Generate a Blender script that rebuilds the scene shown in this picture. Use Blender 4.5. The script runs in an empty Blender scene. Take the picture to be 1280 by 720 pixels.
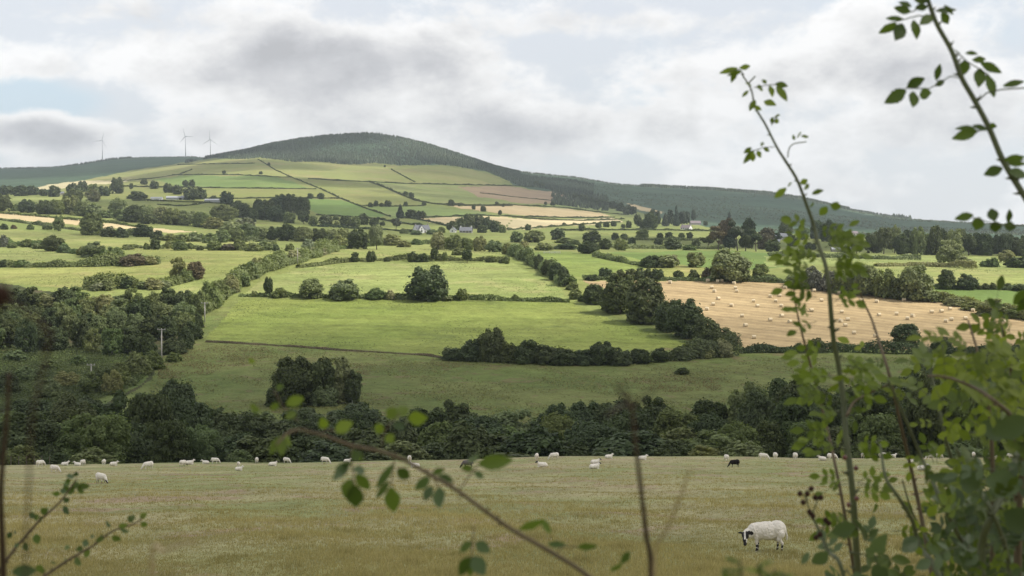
import bpy, bmesh, math, random
import numpy as np
from mathutils import Vector, Matrix, Quaternion

R = math.radians
rng = np.random.default_rng(7)
random.seed(7)
scene = bpy.context.scene
COL = scene.collection
F = 1758.0            # focal length in photo pixels (photo is 1280 wide)
HOR = 300.0           # eye-level row of the photo
SUN_AZ, SUN_EL = R(100), R(51)      # azimuth from +Y towards +X
SUN = Vector((math.sin(SUN_AZ)*math.cos(SUN_EL), math.cos(SUN_AZ)*math.cos(SUN_EL), math.sin(SUN_EL)))
ORD = ("first second third fourth fifth sixth seventh eighth ninth tenth eleventh twelfth thirteenth fourteenth fifteenth sixteenth "
       "seventeenth eighteenth nineteenth twentieth").split()
TENS = ["", "", "twenty", "thirty", "forty", "fifty", "sixty", "seventy", "eighty", "ninety"]
def ordinal(i):                     # i from 0
    n = i + 1
    if n <= 20: return ORD[n-1]
    t, u = divmod(n, 10)
    if u == 0: return {3: "thirtieth", 4: "fortieth", 5: "fiftieth", 6: "sixtieth", 7: "seventieth", 8: "eightieth", 9: "ninetieth"}[t]
    return TENS[t] + "-" + ORD[u-1]

# ------------------------------------------------------------------ object helpers
def tag(o, label=None, cat=None, group=None, kind=None):
    if label: o["label"] = label
    if cat: o["category"] = cat
    if group: o["group"] = group
    if kind: o["kind"] = kind
    return o
def link(o, parent=None):
    COL.objects.link(o)
    if parent: o.parent = parent
    return o
def empty(name, loc=(0, 0, 0), rz=0.0, sc=(1, 1, 1)):
    o = bpy.data.objects.new(name, None); link(o)
    o.empty_display_size = 0.2
    o.location = loc; o.rotation_euler = (0, 0, rz); o.scale = sc
    return o
def npmesh(name, V, Fq, mats, smooth=False, mi=None, tint=None):
    """V (n,3); Fq (m,k) array of faces all with k corners, or a list of such arrays"""
    me = bpy.data.meshes.new(name)
    Fs = Fq if isinstance(Fq, list) else [Fq]
    Fs = [np.asarray(f, dtype=np.int32) for f in Fs if len(f)]
    V = np.asarray(V, dtype=np.float32)
    me.vertices.add(len(V)); me.vertices.foreach_set("co", V.ravel())
    loops = np.concatenate([f.ravel() for f in Fs])
    cnt = np.concatenate([np.full(len(f), f.shape[1], dtype=np.int32) for f in Fs])
    st = np.concatenate([[0], np.cumsum(cnt)[:-1]]).astype(np.int32)
    me.loops.add(len(loops)); me.loops.foreach_set("vertex_index", loops)
    me.polygons.add(len(cnt)); me.polygons.foreach_set("loop_start", st); me.polygons.foreach_set("loop_total", cnt)
    if mi is not None: me.polygons.foreach_set("material_index", np.asarray(mi, dtype=np.int32))
    me.polygons.foreach_set("use_smooth", np.full(len(cnt), smooth))
    for m in (mats if isinstance(mats, (list, tuple)) else [mats]): me.materials.append(m)
    if tint is not None:
        a = me.attributes.new("tint", 'FLOAT', 'FACE'); a.data.foreach_set("value", np.asarray(tint, dtype=np.float32))
    me.update(calc_edges=True)
    return me
def obj(name, me, parent=None, loc=None):
    o = bpy.data.objects.new(name, me); link(o, parent)
    if loc is not None: o.location = loc
    return o

class MB:
    """collects boxes, tubes, prisms into one mesh"""
    def __init__(s): s.V = []; s.F = {}; s.n = 0; s.mi = {}
    def add(s, V, Fc, m=0):
        for f in Fc: s.F.setdefault(len(f), []).append([i + s.n for i in f]); s.mi.setdefault(len(f), []).append(m)
        s.V += [tuple(v) for v in V]; s.n += len(V)
    def box(s, c, d, m=0, rz=0.0):
        ca, sa = math.cos(rz), math.sin(rz); V = []
        for dx in (-.5, .5):
            for dy in (-.5, .5):
                for dz in (-.5, .5):
                    x, y = dx*d[0], dy*d[1]
                    V.append((c[0]+x*ca-y*sa, c[1]+x*sa+y*ca, c[2]+dz*d[2]))
        s.add(V, [(0,1,3,2),(4,6,7,5),(0,4,5,1),(2,3,7,6),(0,2,6,4),(1,5,7,3)], m)
    def tube(s, P, rad, sides=8, m=0, cap=True):
        P = [Vector(p) for p in P]; n = len(P)
        rad = [rad]*n if not hasattr(rad, '__len__') else rad
        V = []; up = Vector((0.13, 0.31, 0.94))
        for i, p in enumerate(P):
            t = (P[min(i+1, n-1)] - P[max(i-1, 0)]).normalized()
            a = t.cross(up)
            if a.length < 1e-3: a = t.cross(Vector((1, 0, 0)))
            a.normalize(); b = t.cross(a).normalized()
            for k in range(sides):
                an = 2*math.pi*k/sides
                V.append(p + (a*math.cos(an) + b*math.sin(an))*rad[i])
        Fc = [(i*sides+k, i*sides+(k+1) % sides, (i+1)*sides+(k+1) % sides, (i+1)*sides+k) for i in range(n-1) for k in range(sides)]
        if cap: Fc += [tuple(range(sides))[::-1], tuple((n-1)*sides+k for k in range(sides))]
        s.add(V, Fc, m)
    def mesh(s, name, mats, smooth=False):
        ks = sorted(s.F)
        return npmesh(name, s.V, [np.array(s.F[k]) for k in ks], mats, smooth, np.concatenate([s.mi[k] for k in ks]))
    def build(s, name, mats, parent=None, smooth=False):
        return obj(name, s.mesh(name, mats, smooth), parent)

# ------------------------------------------------------------------ node helpers
class NT:
    def __init__(s, nt): s.t = nt; s.t.nodes.clear()
    def n(s, typ, ins=None, **props):
        nd = s.t.nodes.new(typ)
        for k, v in props.items(): setattr(nd, k, v)
        for k, v in (ins or {}).items(): s.set(nd.inputs[k], v)
        return nd
    def set(s, sock, v):
        if isinstance(v, bpy.types.NodeSocket): s.t.links.new(v, sock)
        elif isinstance(v, bpy.types.Node): s.t.links.new(v.outputs[0], sock)
        else:
            if sock.type == 'RGBA' and hasattr(v, '__len__') and len(v) == 3: v = (*v, 1)
            sock.default_value = v
    def m(s, op, a, b=0.0, c=None, clamp=False):
        nd = s.n('ShaderNodeMath', operation=op, use_clamp=clamp)
        s.set(nd.inputs[0], a); s.set(nd.inputs[1], b)
        if c is not None: s.set(nd.inputs[2], c)
        return nd.outputs[0]
    def v(s, op, a, b=(0, 0, 0), scale=None):
        nd = s.n('ShaderNodeVectorMath', operation=op); s.set(nd.inputs[0], a)
        if b is not None: s.set(nd.inputs[1], b)
        if scale is not None: s.set(nd.inputs['Scale'], scale)
        return nd.outputs['Value'] if op in ('DOT_PRODUCT', 'LENGTH') else nd.outputs[0]
    def mix(s, f, a, b, blend='MIX'):
        nd = s.n('ShaderNodeMix', data_type='RGBA', blend_type=blend, clamp_factor=True)
        s.set(nd.inputs[0], f); s.set(nd.inputs[6], a); s.set(nd.inputs[7], b)
        return nd.outputs[2]
    def noise(s, vec, scale, detail=4, rough=.55, dist=0.0):
        nd = s.n('ShaderNodeTexNoise', {'Scale': scale, 'Detail': detail, 'Roughness': rough, 'Distortion': dist})
        if vec is not None: s.set(nd.inputs['Vector'], vec)
        return nd.outputs[0]
    def step(s, x, lo, hi):
        nd = s.n('ShaderNodeMapRange', {'From Min': lo, 'From Max': hi}, interpolation_type='SMOOTHSTEP'); s.set(nd.inputs[0], x)
        return nd.outputs[0]
def new_mat(name):
    m = bpy.data.materials.new(name); m.use_nodes = True
    return m, NT(m.node_tree)
def finish(t, bsdf, **kw):
    o = t.n('ShaderNodeOutputMaterial'); t.t.links.new(bsdf.outputs[0], o.inputs[0]); return o

def plain(name, col, rough=.7, spec=.3, var=.15, scale=3.0, bump=0.0, bscale=40.0, metal=0.0):
    m, t = new_mat(name)
    co = t.n('ShaderNodeTexCoord').outputs['Object']
    nz = t.noise(co, scale, 5)
    f = t.m('ADD', t.m('MULTIPLY', nz, 2*var*1.6), 1 - var*1.6)
    c = t.v('SCALE', t.n('ShaderNodeRGB').outputs[0], None, f)
    rgb = [n for n in t.t.nodes if n.type == 'RGB'][-1]; rgb.outputs[0].default_value = (*col, 1)
    b = t.n('ShaderNodeBsdfPrincipled', {'Base Color': c, 'Roughness': rough, 'Specular IOR Level': spec, 'Metallic': metal})
    if bump:
        bp = t.n('ShaderNodeBump', {'Strength': bump, 'Height': t.noise(co, bscale, 6), 'Distance': .02})
        t.set(b.inputs['Normal'], bp)
    finish(t, b); return m

def ground_mat(name, c1, c2, c3, big=60.0, mid=9.0, fine=.7, patch=(.52, .68), bump=.6, lines=None, contrast=.35, rows=None):
    """c1/c2 blended by broad drifts, c3 in patches, fine mottling on top; lines = (direction xy, spacing, strength)"""
    m, t = new_mat(name)
    P = t.n('ShaderNodeTexCoord').outputs['Object']
    a = t.noise(P, 1/big, 5, .6, .4)
    c = t.mix(t.step(a, .36, .64), c1, c2)
    b = t.noise(t.v('ADD', P, (311, 77, 5)), 1/mid, 6, .62, .5)
    c = t.mix(t.step(b, *patch), c, c3)
    f = t.noise(P, 1/fine, 6, .7)
    f2 = t.noise(P, 1/(fine*5), 4, .65)
    f3 = t.noise(t.v('ADD', P, (57, 13, 91)), 1/(mid*2.2), 5, .65, .8)
    k = t.m('ADD', t.m('MULTIPLY', t.m('ADD', f, f2), contrast*1.7), 1 - contrast*1.7)
    k = t.m('ADD', k, t.m('MULTIPLY', t.m('SUBTRACT', f3, .5), contrast*1.5))
    if lines:
        (dx, dy), sp, st = lines
        d = math.hypot(dx, dy); per = (-dy/d/sp*2*math.pi, dx/d/sp*2*math.pi, 0)
        w = t.v('DOT_PRODUCT', P, per)
        w = t.m('ADD', w, t.m('MULTIPLY', t.noise(P, 1/25, 3), 2.2))
        s1 = t.m('SINE', w)
        s2 = t.m('SINE', t.m('MULTIPLY', w, .37))
        k = t.m('ADD', k, t.m('MULTIPLY', t.m('ADD', s1, s2), st*.5))
    rr = t.n('ShaderNodeObjectInfo').outputs['Random']; r2 = t.m('FRACT', t.m('MULTIPLY', rr, 13.7))
    c = t.v('MULTIPLY', c, t.n('ShaderNodeCombineXYZ', {0: t.m('ADD', t.m('MULTIPLY', rr, .13), .90), 1: t.m('ADD', t.m('MULTIPLY', r2, .12), .96), 2: t.m('ADD', t.m('MULTIPLY', r2, .2), .9)}))
    c = t.v('SCALE', c, None, k)
    bs = t.n('ShaderNodeBsdfPrincipled', {'Base Color': c, 'Roughness': .9, 'Specular IOR Level': .08})
    if bump:
        bp = t.n('ShaderNodeBump', {'Strength': bump, 'Height': t.m('ADD', f, t.m('MULTIPLY', f2, 3.0)), 'Distance': fine*.6})
        t.set(bs.inputs['Normal'], bp)
    finish(t, bs); return m

def leaf_mat(name, cA, cB, transl=.3, rough=.6, spec=.25, tint=.6, var=1.0):
    m, t = new_mat(name)
    r = t.n('ShaderNodeObjectInfo').outputs['Random']
    at = t.n('ShaderNodeAttribute', attribute_name='tint').outputs['Fac']
    c = t.mix(t.m('ADD', t.m('MULTIPLY', r, .55*var), t.m('MULTIPLY', at, .45)), cA, cB)
    c = t.v('SCALE', c, None, t.m('ADD', t.m('MULTIPLY', at, tint), 1 - tint/2))
    r2 = t.m('FRACT', t.m('MULTIPLY', r, 17.31))
    c = t.v('MULTIPLY', c, t.n('ShaderNodeCombineXYZ', {0: t.m('ADD', t.m('MULTIPLY', r2, .34*var), 1-.10*var), 1: t.m('ADD', t.m('MULTIPLY', r2, .12*var), 1-.05*var), 2: t.m('ADD', t.m('MULTIPLY', r, .3*var), 1-.22*var)}))
    b = t.n('ShaderNodeBsdfPrincipled', {'Base Color': c, 'Roughness': rough, 'Specular IOR Level': spec})
    tr = t.n('ShaderNodeBsdfTranslucent', {'Color': t.v('MULTIPLY', c, (1.25, 1.35, .7))})
    mx = t.n('ShaderNodeMixShader', {0: transl, 1: b.outputs[0], 2: tr.outputs[0]})
    finish(t, mx); return m

# ------------------------------------------------------------------ terrain: profile of ground rows measured along the view
PLANE = lambda x, y: -2.9 - .138*y + .0071*x
_rows = []                                   # (depth, xs, zs at those px) built from image rows
def _r(D, *pts): _rows.append((D, [p[0] for p in pts], [p[1] for p in pts]))
_r(270, (0, 536)); _r(330, (0, 484)); _r(400, (0, 437)); _r(450, (0, 402)); _r(500, (0, 373)); _r(560, (0, 341))
_r(620, (0, 326), (320, 324), (640, 323), (960, 328), (1280, 338))
_r(700, (0, 314), (640, 315), (960, 320), (1120, 325), (1280, 330))
_r(800, (0, 303), (160, 305), (320, 307), (640, 310), (800, 312), (960, 315), (1120, 319), (1280, 322))
_r(950, (0, 289), (160, 293), (320, 298), (480, 302), (640, 304), (800, 307), (960, 311), (1120, 314), (1280, 316))
_r(1100, (0, 274), (160, 282), (320, 289), (480, 294), (640, 297), (800, 300), (960, 306), (1120, 309), (1280, 311))
_r(1300, (0, 260), (160, 266), (320, 276), (480, 282), (640, 288), (800, 292), (960, 300), (1120, 304), (1280, 306))
_r(1500, (0, 252), (160, 254), (320, 264), (480, 271), (640, 279), (800, 287), (960, 295), (1120, 300), (1280, 302))
_r(1800, (0, 246), (160, 243), (320, 247), (480, 256), (640, 265), (800, 281), (960, 289), (1120, 296), (1280, 298))
_r(2400, (0, 238), (160, 229), (240, 223), (320, 219), (480, 229), (640, 246), (800, 268), (960, 277), (1120, 288), (1280, 291))
_r(3000, (-200, 229), (0, 226), (160, 218), (240, 206), (320, 198), (420, 203), (480, 206), (560, 212), (600, 220), (640, 231), (720, 243), (800, 252), (960, 261), (1120, 277), (1280, 285))
_r(3600, (-200, 222), (0, 219), (160, 211), (200, 207), (240, 203), (270, 195), (300, 188), (340, 177), (380, 170.5), (420, 167.5), (460, 167), (490, 170), (530, 178), (570, 190), (600, 200), (630, 211), (660, 218), (720, 224), (760, 231), (800, 235), (880, 239), (960, 244), (1000, 249), (1050, 260), (1065, 265), (1130, 273), (1200, 277), (1280, 281))
_r(4200, (-200, 216), (0, 214), (160, 204), (240, 200), (300, 196), (340, 190), (420, 188), (500, 192), (570, 203), (640, 214), (720, 222), (760, 229), (800, 233), (880, 237), (960, 242), (1000, 248), (1050, 260), (1130, 274), (1280, 283))
_r(5000, (-200, 211), (0, 211), (70, 210), (100, 205), (140, 198), (180, 195.5), (240, 195), (300, 202), (420, 214), (640, 235), (800, 245), (1280, 292))
_r(9000, (0, 302))
TP = np.arange(-600, 1881, 20.0)             # px columns
_D = np.array([170., 200, 235] + [r[0] for r in _rows])
_Z = [np.full(len(TP), 0.0) for _ in _D]
for i, D in enumerate(_D):
    X = (TP-640)/F*D
    if D == 170: _Z[i] = PLANE(X, D) - .6
    elif D == 200: _Z[i] = -33.2 + .004*X
    elif D == 235: _Z[i] = -36.3 + 0*X
    else:
        r = _rows[i-3]; _Z[i] = (HOR - np.interp(TP, r[1], r[2]))/F*D
_Z = np.array(_Z)
LD = np.linspace(math.log(160), math.log(9000), 900)
_DD = np.exp(LD)
_near = np.array([PLANE((TP-640)/F*160, 160)])
_zz = np.vstack([_near, _Z]); _dd = np.concatenate([[160], _D])
ZT = np.array([np.interp(_DD, _dd, _zz[:, k]) for k in range(len(TP))]).T       # (900, cols)
def _smooth(A, s, axis):
    k = np.exp(-.5*(np.arange(-3*s, 3*s+1)/s)**2); k /= k.sum()
    P = np.pad(A, [(3*s, 3*s) if a == axis else (0, 0) for a in (0, 1)], mode='edge')
    return np.apply_along_axis(lambda v: np.convolve(v, k, 'valid'), axis, P)
_sm = _smooth(ZT, 10, 0)
_w = np.clip((_DD-185)/40, 0, 1)[:, None]     # keep the lip of the near field crisp
_w2 = np.clip((3300-_DD)/500, 0, 1)[:, None]*.75 + .25
ZT = ZT*(1-_w*_w2) + _sm*_w*_w2
def _und(x, y):
    a = np.sin(x*.031+y*.017+1.3) + .7*np.sin(x*.057-y*.043+.4) + .5*np.sin(-x*.11+y*.083)
    b = np.sin(x*.0071+y*.0043) + .8*np.sin(x*.011-y*.0063+2.)
    return a*.22 + b*.9
def ground(x, y):
    """terrain height at world x, y (arrays or numbers)"""
    x = np.asarray(x, float); y = np.asarray(y, float)
    ys = np.maximum(y, 1.0)
    zn = PLANE(np.clip(x, -60, 60), np.maximum(y, -40)) + 1.25*np.clip((13-y)/9, 0, 1)
    zn = zn + .05*np.sin(x*.9+y*.35) * np.clip(y/30, 0, 1) + .04*np.sin(y*.8-x*.3)*np.clip(y/30, 0, 1)
    px = np.clip(640 + F*x/np.maximum(ys, 155), TP[0], TP[-1]-.01)
    ci = (px-TP[0])/20; c0 = np.clip(ci.astype(int), 0, len(TP)-2); cf = ci-c0
    li = (np.log(np.clip(ys, 160.01, 8999))-LD[0])/(LD[1]-LD[0]); l0 = np.clip(li.astype(int), 0, 898); lf = li-l0
    zf = (ZT[l0, c0]*(1-cf)+ZT[l0, c0+1]*cf)*(1-lf) + (ZT[l0+1, c0]*(1-cf)+ZT[l0+1, c0+1]*cf)*lf
    zf = zf + _und(x, y)*np.clip((y-250)/500, 0, 1)*np.clip((6000-y)/3000, 0, 1)*np.clip(y/2500, .25, 1)
    roll = (.24*np.sin(x*.047+1.1) + .12*np.sin(x*.113+.3) + .05*np.sin(x*.31))*np.clip((y-70)/80, 0, 1)*np.clip((190-y)/20, 0, 1)
    zn = zn + roll; zf = zf + roll
    t = np.clip((y-150)/12, 0, 1)
    return zn*(1-t) + zf*t
_scanF = np.exp(np.linspace(math.log(262), math.log(6500), 4000))
_scanN = np.linspace(14, 168, 3000)
def at(px, py, dmin=262, near=False):
    """the ground point seen at photo pixel px, py"""
    D = _scanN if near else _scanF[_scanF >= dmin]
    x = (px-640)/F*D; z = ground(x, D)
    row = HOR - F*z/D
    k = np.argmax(row <= py)
    if row[k] > py: k = int(np.argmin(row))
    return Vector((x[k], D[k], z[k]))
def gp(px, D):
    x = (px-640)/F*D
    return Vector((x, D, float(ground(x, D))))
def W(px, py, D): return Vector(((px-640)/F*D, D, (HOR-py)/F*D))
def inpoly(px, py, poly):
    ins = np.zeros(px.shape, bool); n = len(poly); j = n-1
    for i in range(n):
        xi, yi = poly[i]; xj, yj = poly[j]
        if yi != yj:
            ins ^= ((yi > py) != (yj > py)) & (px < (xj-xi)*(py-yi)/(yj-yi)+xi)
        j = i
    return ins

# ------------------------------------------------------------------ ground materials (albedo of the thing itself)
_a, _b = at(800, 362), at(1120, 392)
M_DRY = ground_mat('dry_pasture_grass', (.345, .285, .155), (.245, .24, .10), (.32, .225, .145), 15, 4, .22, (.53, .66), .5, contrast=.5)
M_ROUGH = ground_mat('rough_hill_grass', (.125, .158, .048), (.155, .17, .058), (.16, .14, .066), 30, 7, .8, (.55, .66), .8, contrast=.55)
_g1, _g2 = at(330, 400), at(700, 408)
M_GREEN = ground_mat('meadow_grass', (.158, .198, .048), (.192, .22, .06), (.142, .172, .05), 60, 14, 1.0, (.54, .68), .6, contrast=.55, lines=((_g2.x-_g1.x, _g2.y-_g1.y), 7.0, .09))
M_LUSH = ground_mat('lush_grass', (.125, .175, .05), (.15, .195, .055), (.145, .18, .06), 120, 40, 3.0, (.56, .7), .3, contrast=.3)
M_GOLD = ground_mat('ripe_grass', (.255, .262, .09), (.215, .235, .075), (.285, .265, .105), 70, 20, 1.5, (.5, .66), .5, contrast=.5, lines=((1.0, .15), 9.0, .08))
M_PALE = ground_mat('hill_pasture_grass', (.225, .235, .085), (.19, .215, .07), (.25, .23, .10), 190, 70, 6.0, (.5, .66), .2, contrast=.3)
M_OLIVE = ground_mat('olive_pasture_grass', (.165, .195, .06), (.185, .205, .07), (.2, .2, .08), 190, 60, 6.0, (.5, .66), .2, contrast=.3)
M_STUB = ground_mat('straw_stubble', (.345, .245, .136), (.385, .278, .156), (.30, .21, .116), 70, 16, .6, (.5, .7), .3, lines=((_b.x-_a.x, _b.y-_a.y), 5.2, .17), contrast=.42)
M_WHEAT = ground_mat('pale_stubble', (.47, .36, .21), (.52, .41, .24), (.44, .33, .19), 120, 40, 4.0, (.5, .7), .2, contrast=.22)
M_SOIL = ground_mat('turned_soil', (.27, .19, .125), (.31, .22, .135), (.24, .165, .11), 140, 50, 4.0, (.5, .7), .2, contrast=.25)
M_MOOR = ground_mat('heather_moor', (.048, .078, .046), (.062, .092, .052), (.075, .10, .058), 420, 70, 12.0, (.55, .7), .4, contrast=.55, lines=((1.0, -.25), 90.0, .09))
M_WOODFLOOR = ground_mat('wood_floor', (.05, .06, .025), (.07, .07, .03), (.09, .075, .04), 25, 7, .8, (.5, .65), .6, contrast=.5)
M_VALLEY = ground_mat('valley_grass', (.165, .195, .06), (.20, .22, .072), (.18, .175, .07), 110, 30, 2.0, (.55, .68), .4, contrast=.5)

FIELDS = [  # (object name, material, polygon in photo pixels) - projected on the terrain, later ones win
 ('hillside', M_MOOR, [(-700, 190), (-700, 243), (0, 242), (60, 240), (95, 228), (150, 218), (235, 203), (250, 196), (250, 150), (-700, 150)]),
 ('hillside', M_MOOR, [(640, 150), (640, 231), (700, 243), (740, 250), (790, 262), (830, 273), (900, 286), (960, 291), (1120, 299), (2000, 300), (2000, 150)]),
 ('hillside', M_MOOR, [(230, 203), (270, 197.5), (320, 198), (420, 204), (500, 206), (570, 207), (605, 214), (625, 222), (650, 231), (700, 241), (735, 247), (735, 140), (230, 140)]),
 ('hill_pasture', M_PALE, [(110, 224), (160, 214), (230, 203), (330, 197), (480, 205), (590, 212), (625, 222), (632, 233), (520, 230), (385, 224), (365, 222), (230, 219), (150, 226), (95, 231)]),
 ('hill_pasture', M_OLIVE, [(150, 226), (230, 219), (365, 222), (430, 250), (490, 272), (400, 270), (330, 262), (240, 256), (140, 248), (80, 244), (80, 232)]),
 ('green_field', M_LUSH, [(190, 224), (230, 219.5), (345, 220), (387, 235), (300, 235), (225, 233)]),
 ('green_field', M_LUSH, [(380, 249), (428, 250), (485, 270), (470, 272), (400, 268), (378, 260)]),
 ('olive_field', M_OLIVE, [(374, 224), (462, 227), (520, 247), (526, 256), (452, 256), (430, 250)]),
 ('pale_field', M_PALE, [(465, 228), (525, 231), (632, 234), (640, 255), (560, 256), (526, 251)]),
 ('ploughed_field', M_SOIL, [(572, 233), (635, 233), (700, 241), (733, 255), (650, 254), (600, 246)]),
 ('green_field', M_OLIVE, [(455, 259), (530, 257), (600, 265), (620, 269), (540, 272), (490, 273)]),
 ('wheat_field', M_WHEAT, [(560, 257.5), (640, 256), (740, 264), (765, 270), (700, 272), (625, 267)]),
 ('wheat_field', M_WHEAT, [(517, 273.5), (600, 270), (640, 272), (630, 288), (560, 283)]),
 ('wheat_field', M_WHEAT, [(640, 272.5), (700, 275), (765, 272), (780, 278), (700, 283), (634, 288)]),
 ('pale_field', M_PALE, [(665, 256), (735, 257), (800, 267), (790, 270), (745, 263), (690, 260)]),
 ('wheat_field', M_WHEAT, [(783, 254), (800, 257), (830, 265), (824, 267), (790, 260)]),
 ('wheat_field', M_WHEAT, [(40, 236), (62, 230), (105, 226), (165, 224), (160, 227), (105, 232), (70, 237)]),
 ('wheat_field', M_WHEAT, [(-300, 262), (0, 266), (100, 275), (245, 290), (215, 291), (100, 282), (0, 273), (-300, 267)]),
 ('ripe_field', M_GOLD, [(8, 249), (78, 244), (90, 254), (70, 259), (14, 260)]),
 ('pasture_field', M_VALLEY, [(-700, 270), (0, 274), (100, 283), (190, 292), (120, 294), (0, 285), (-700, 284)]),
 ('ripe_field', M_GOLD, [(-700, 284), (0, 286), (60, 291), (240, 299), (345, 303), (335, 310), (180, 310), (60, 303), (-700, 302)]),
 ('ripe_field', M_GOLD, [(-700, 305), (0, 306), (60, 311), (105, 318), (135, 324), (95, 327), (0, 334), (-700, 340)]),
 ('ripe_field', M_GOLD, [(-700, 341), (0, 336), (190, 332), (205, 322), (150, 311), (345, 311), (360, 317), (320, 332), (285, 341), (225, 346), (155, 359), (110, 362), (0, 353), (-700, 356)]),
 ('ripe_field', M_GOLD, [(108, 374), (140, 363), (210, 360), (240, 351), (272, 347), (300, 352), (262, 374), (185, 383), (140, 381)]),
 ('ripe_field', M_GOLD, [(318, 334), (370, 325), (425, 312), (470, 306), (560, 306), (640, 316), (630, 324), (440, 325.5), (374, 334), (330, 345)]),
 ('ripe_field', M_GOLD, [(305, 368), (330, 348), (375, 336), (440, 328), (637, 327.5), (690, 352), (713, 375.5), (520, 372.5)]),
 ('pasture_field', M_GREEN, [(660, 315), (760, 316), (830, 328), (800, 340), (735, 348), (690, 340), (655, 326)]),
 ('green_field', M_LUSH, [(760, 316), (900, 313), (990, 318), (990, 332), (930, 338), (830, 330)]),
 ('ripe_field', M_GOLD, [(738, 346), (830, 331), (960, 340), (960, 349), (730, 350)]),
 ('ripe_field', M_GOLD, [(955, 320), (1100, 319), (1280, 323), (1700, 330), (1700, 345), (1280, 336), (1180, 332), (1040, 330), (960, 333)]),
 ('ripe_field', M_GOLD, [(1010, 352), (1050, 340), (1100, 333), (1200, 334), (1280, 338), (1700, 350), (1700, 364), (1280, 362), (1170, 360)]),
 ('green_field', M_LUSH, [(1165, 361), (1280, 363), (1700, 366), (1700, 400), (1280, 394), (1240, 382), (1165, 370)]),
 ('meadow_field', M_GREEN, [(255, 424), (302, 373.5), (520, 375), (714, 377.5), (760, 398), (830, 420), (862, 433), (700, 446), (556, 447), (530, 441), (420, 435), (330, 429)]),
 ('stubble_field', M_STUB, [(728, 351), (950, 352), (1040, 357), (1150, 372), (1280, 400), (1600, 470), (1600, 492), (1280, 439), (1180, 438), (930, 435), (890, 415), (830, 385), (762, 363)]),
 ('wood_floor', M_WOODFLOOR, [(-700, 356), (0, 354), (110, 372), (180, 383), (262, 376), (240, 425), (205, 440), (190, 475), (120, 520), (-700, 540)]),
 ('bracken_bank', M_ROUGH, [(-700, 428), (0, 432), (130, 438), (200, 446), (180, 480), (120, 510), (-700, 515)]),
]
def build_ground():
    # near field, a plain grid
    xs = np.concatenate([np.arange(-130, -34, 6.), np.arange(-34, 34, .8), np.arange(34, 131, 6.)])
    ys = np.concatenate([np.arange(-60, 14, 2.), np.arange(14, 70, .8), np.arange(70, 168.01, 1.4)])
    X, Y = np.meshgrid(xs, ys); Z = ground(X, Y)
    V = np.stack([X, Y, Z], -1).reshape(-1, 3); nx = len(xs); ny = len(ys)
    i, j = np.meshgrid(np.arange(ny-1), np.arange(nx-1), indexing='ij'); b = (i*nx+j).ravel()
    tag(obj('grazing_field', npmesh('grazing_field', V, np.stack([b, b+1, b+nx+1, b+nx], 1), M_DRY, True)), kind='structure')
    # the rest, rows of constant depth
    pc = np.concatenate([np.arange(-560, -20, 12.), np.arange(-20, 1300, 2.6), np.arange(1300, 1850, 12.)])
    D = [168.0]; prev = None
    while D[-1] < 6000:
        d = D[-1]; stp = d*.02
        for _ in range(12):
            r0 = HOR - F*ground((pc-640)/F*d, d+0*pc)/d; r1 = HOR - F*ground((pc-640)/F*(d+stp), d+stp+0*pc)/(d+stp)
            if np.abs(r1-r0)[45:-45].max() < 1.1 or d < 265: break
            stp *= .7
        D.append(d+stp)
    D = np.array(D)
    X = (pc[None]-640)/F*D[:, None]; Y = np.repeat(D[:, None], len(pc), 1); Z = ground(X, Y)
    PY = HOR - F*Z/Y; PX = np.repeat(pc[None], len(D), 0)
    cx = .25*(PX[:-1, :-1]+PX[1:, :-1]+PX[:-1, 1:]+PX[1:, 1:]); cy = .25*(PY[:-1, :-1]+PY[1:, :-1]+PY[:-1, 1:]+PY[1:, 1:])
    dd = np.repeat(.5*(D[1:]+D[:-1])[:, None], cx.shape[1], 1)
    # a wandering edge so that no border runs ruler-straight
    qx = cx + 1.3*np.sin(cx*.11+cy*.2) + .8*np.sin(cy*.47+cx*.05); qy = cy + .5*np.sin(cx*.083) + .3*np.sin(cx*.31+1)
    rid = np.full(cx.shape, -1)
    rid[dd < 268] = -2; rid[(dd >= 268) & (dd < 470)] = -3
    for k, (n, m, poly) in enumerate(FIELDS):
        lo = 262 if k > 2 else 1400
        sel = inpoly(qx, qy, poly) & (dd > lo) & (dd < 6500)
        rid[sel] = k
    rid[(dd > 5000)] = 0
    nx = len(pc); nyv = len(D)
    i, j = np.meshgrid(np.arange(nyv-1), np.arange(nx-1), indexing='ij'); b = i*nx+j
    Fq = np.stack([b, b+1, b+nx+1, b+nx], -1)
    V = np.stack([X, Y, Z], -1).reshape(-1, 3)
    for k in np.unique(rid):
        f = Fq[rid == k]
        u, inv = np.unique(f.ravel(), return_inverse=True)
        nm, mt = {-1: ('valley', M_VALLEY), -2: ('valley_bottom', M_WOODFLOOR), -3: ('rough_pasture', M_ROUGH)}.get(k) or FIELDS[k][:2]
        tag(obj(nm, npmesh(nm, V[u], inv.reshape(f.shape), mt, True)), kind='structure')
    # ground under and beyond the sides
    return D
GROUND_D = build_ground()

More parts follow.
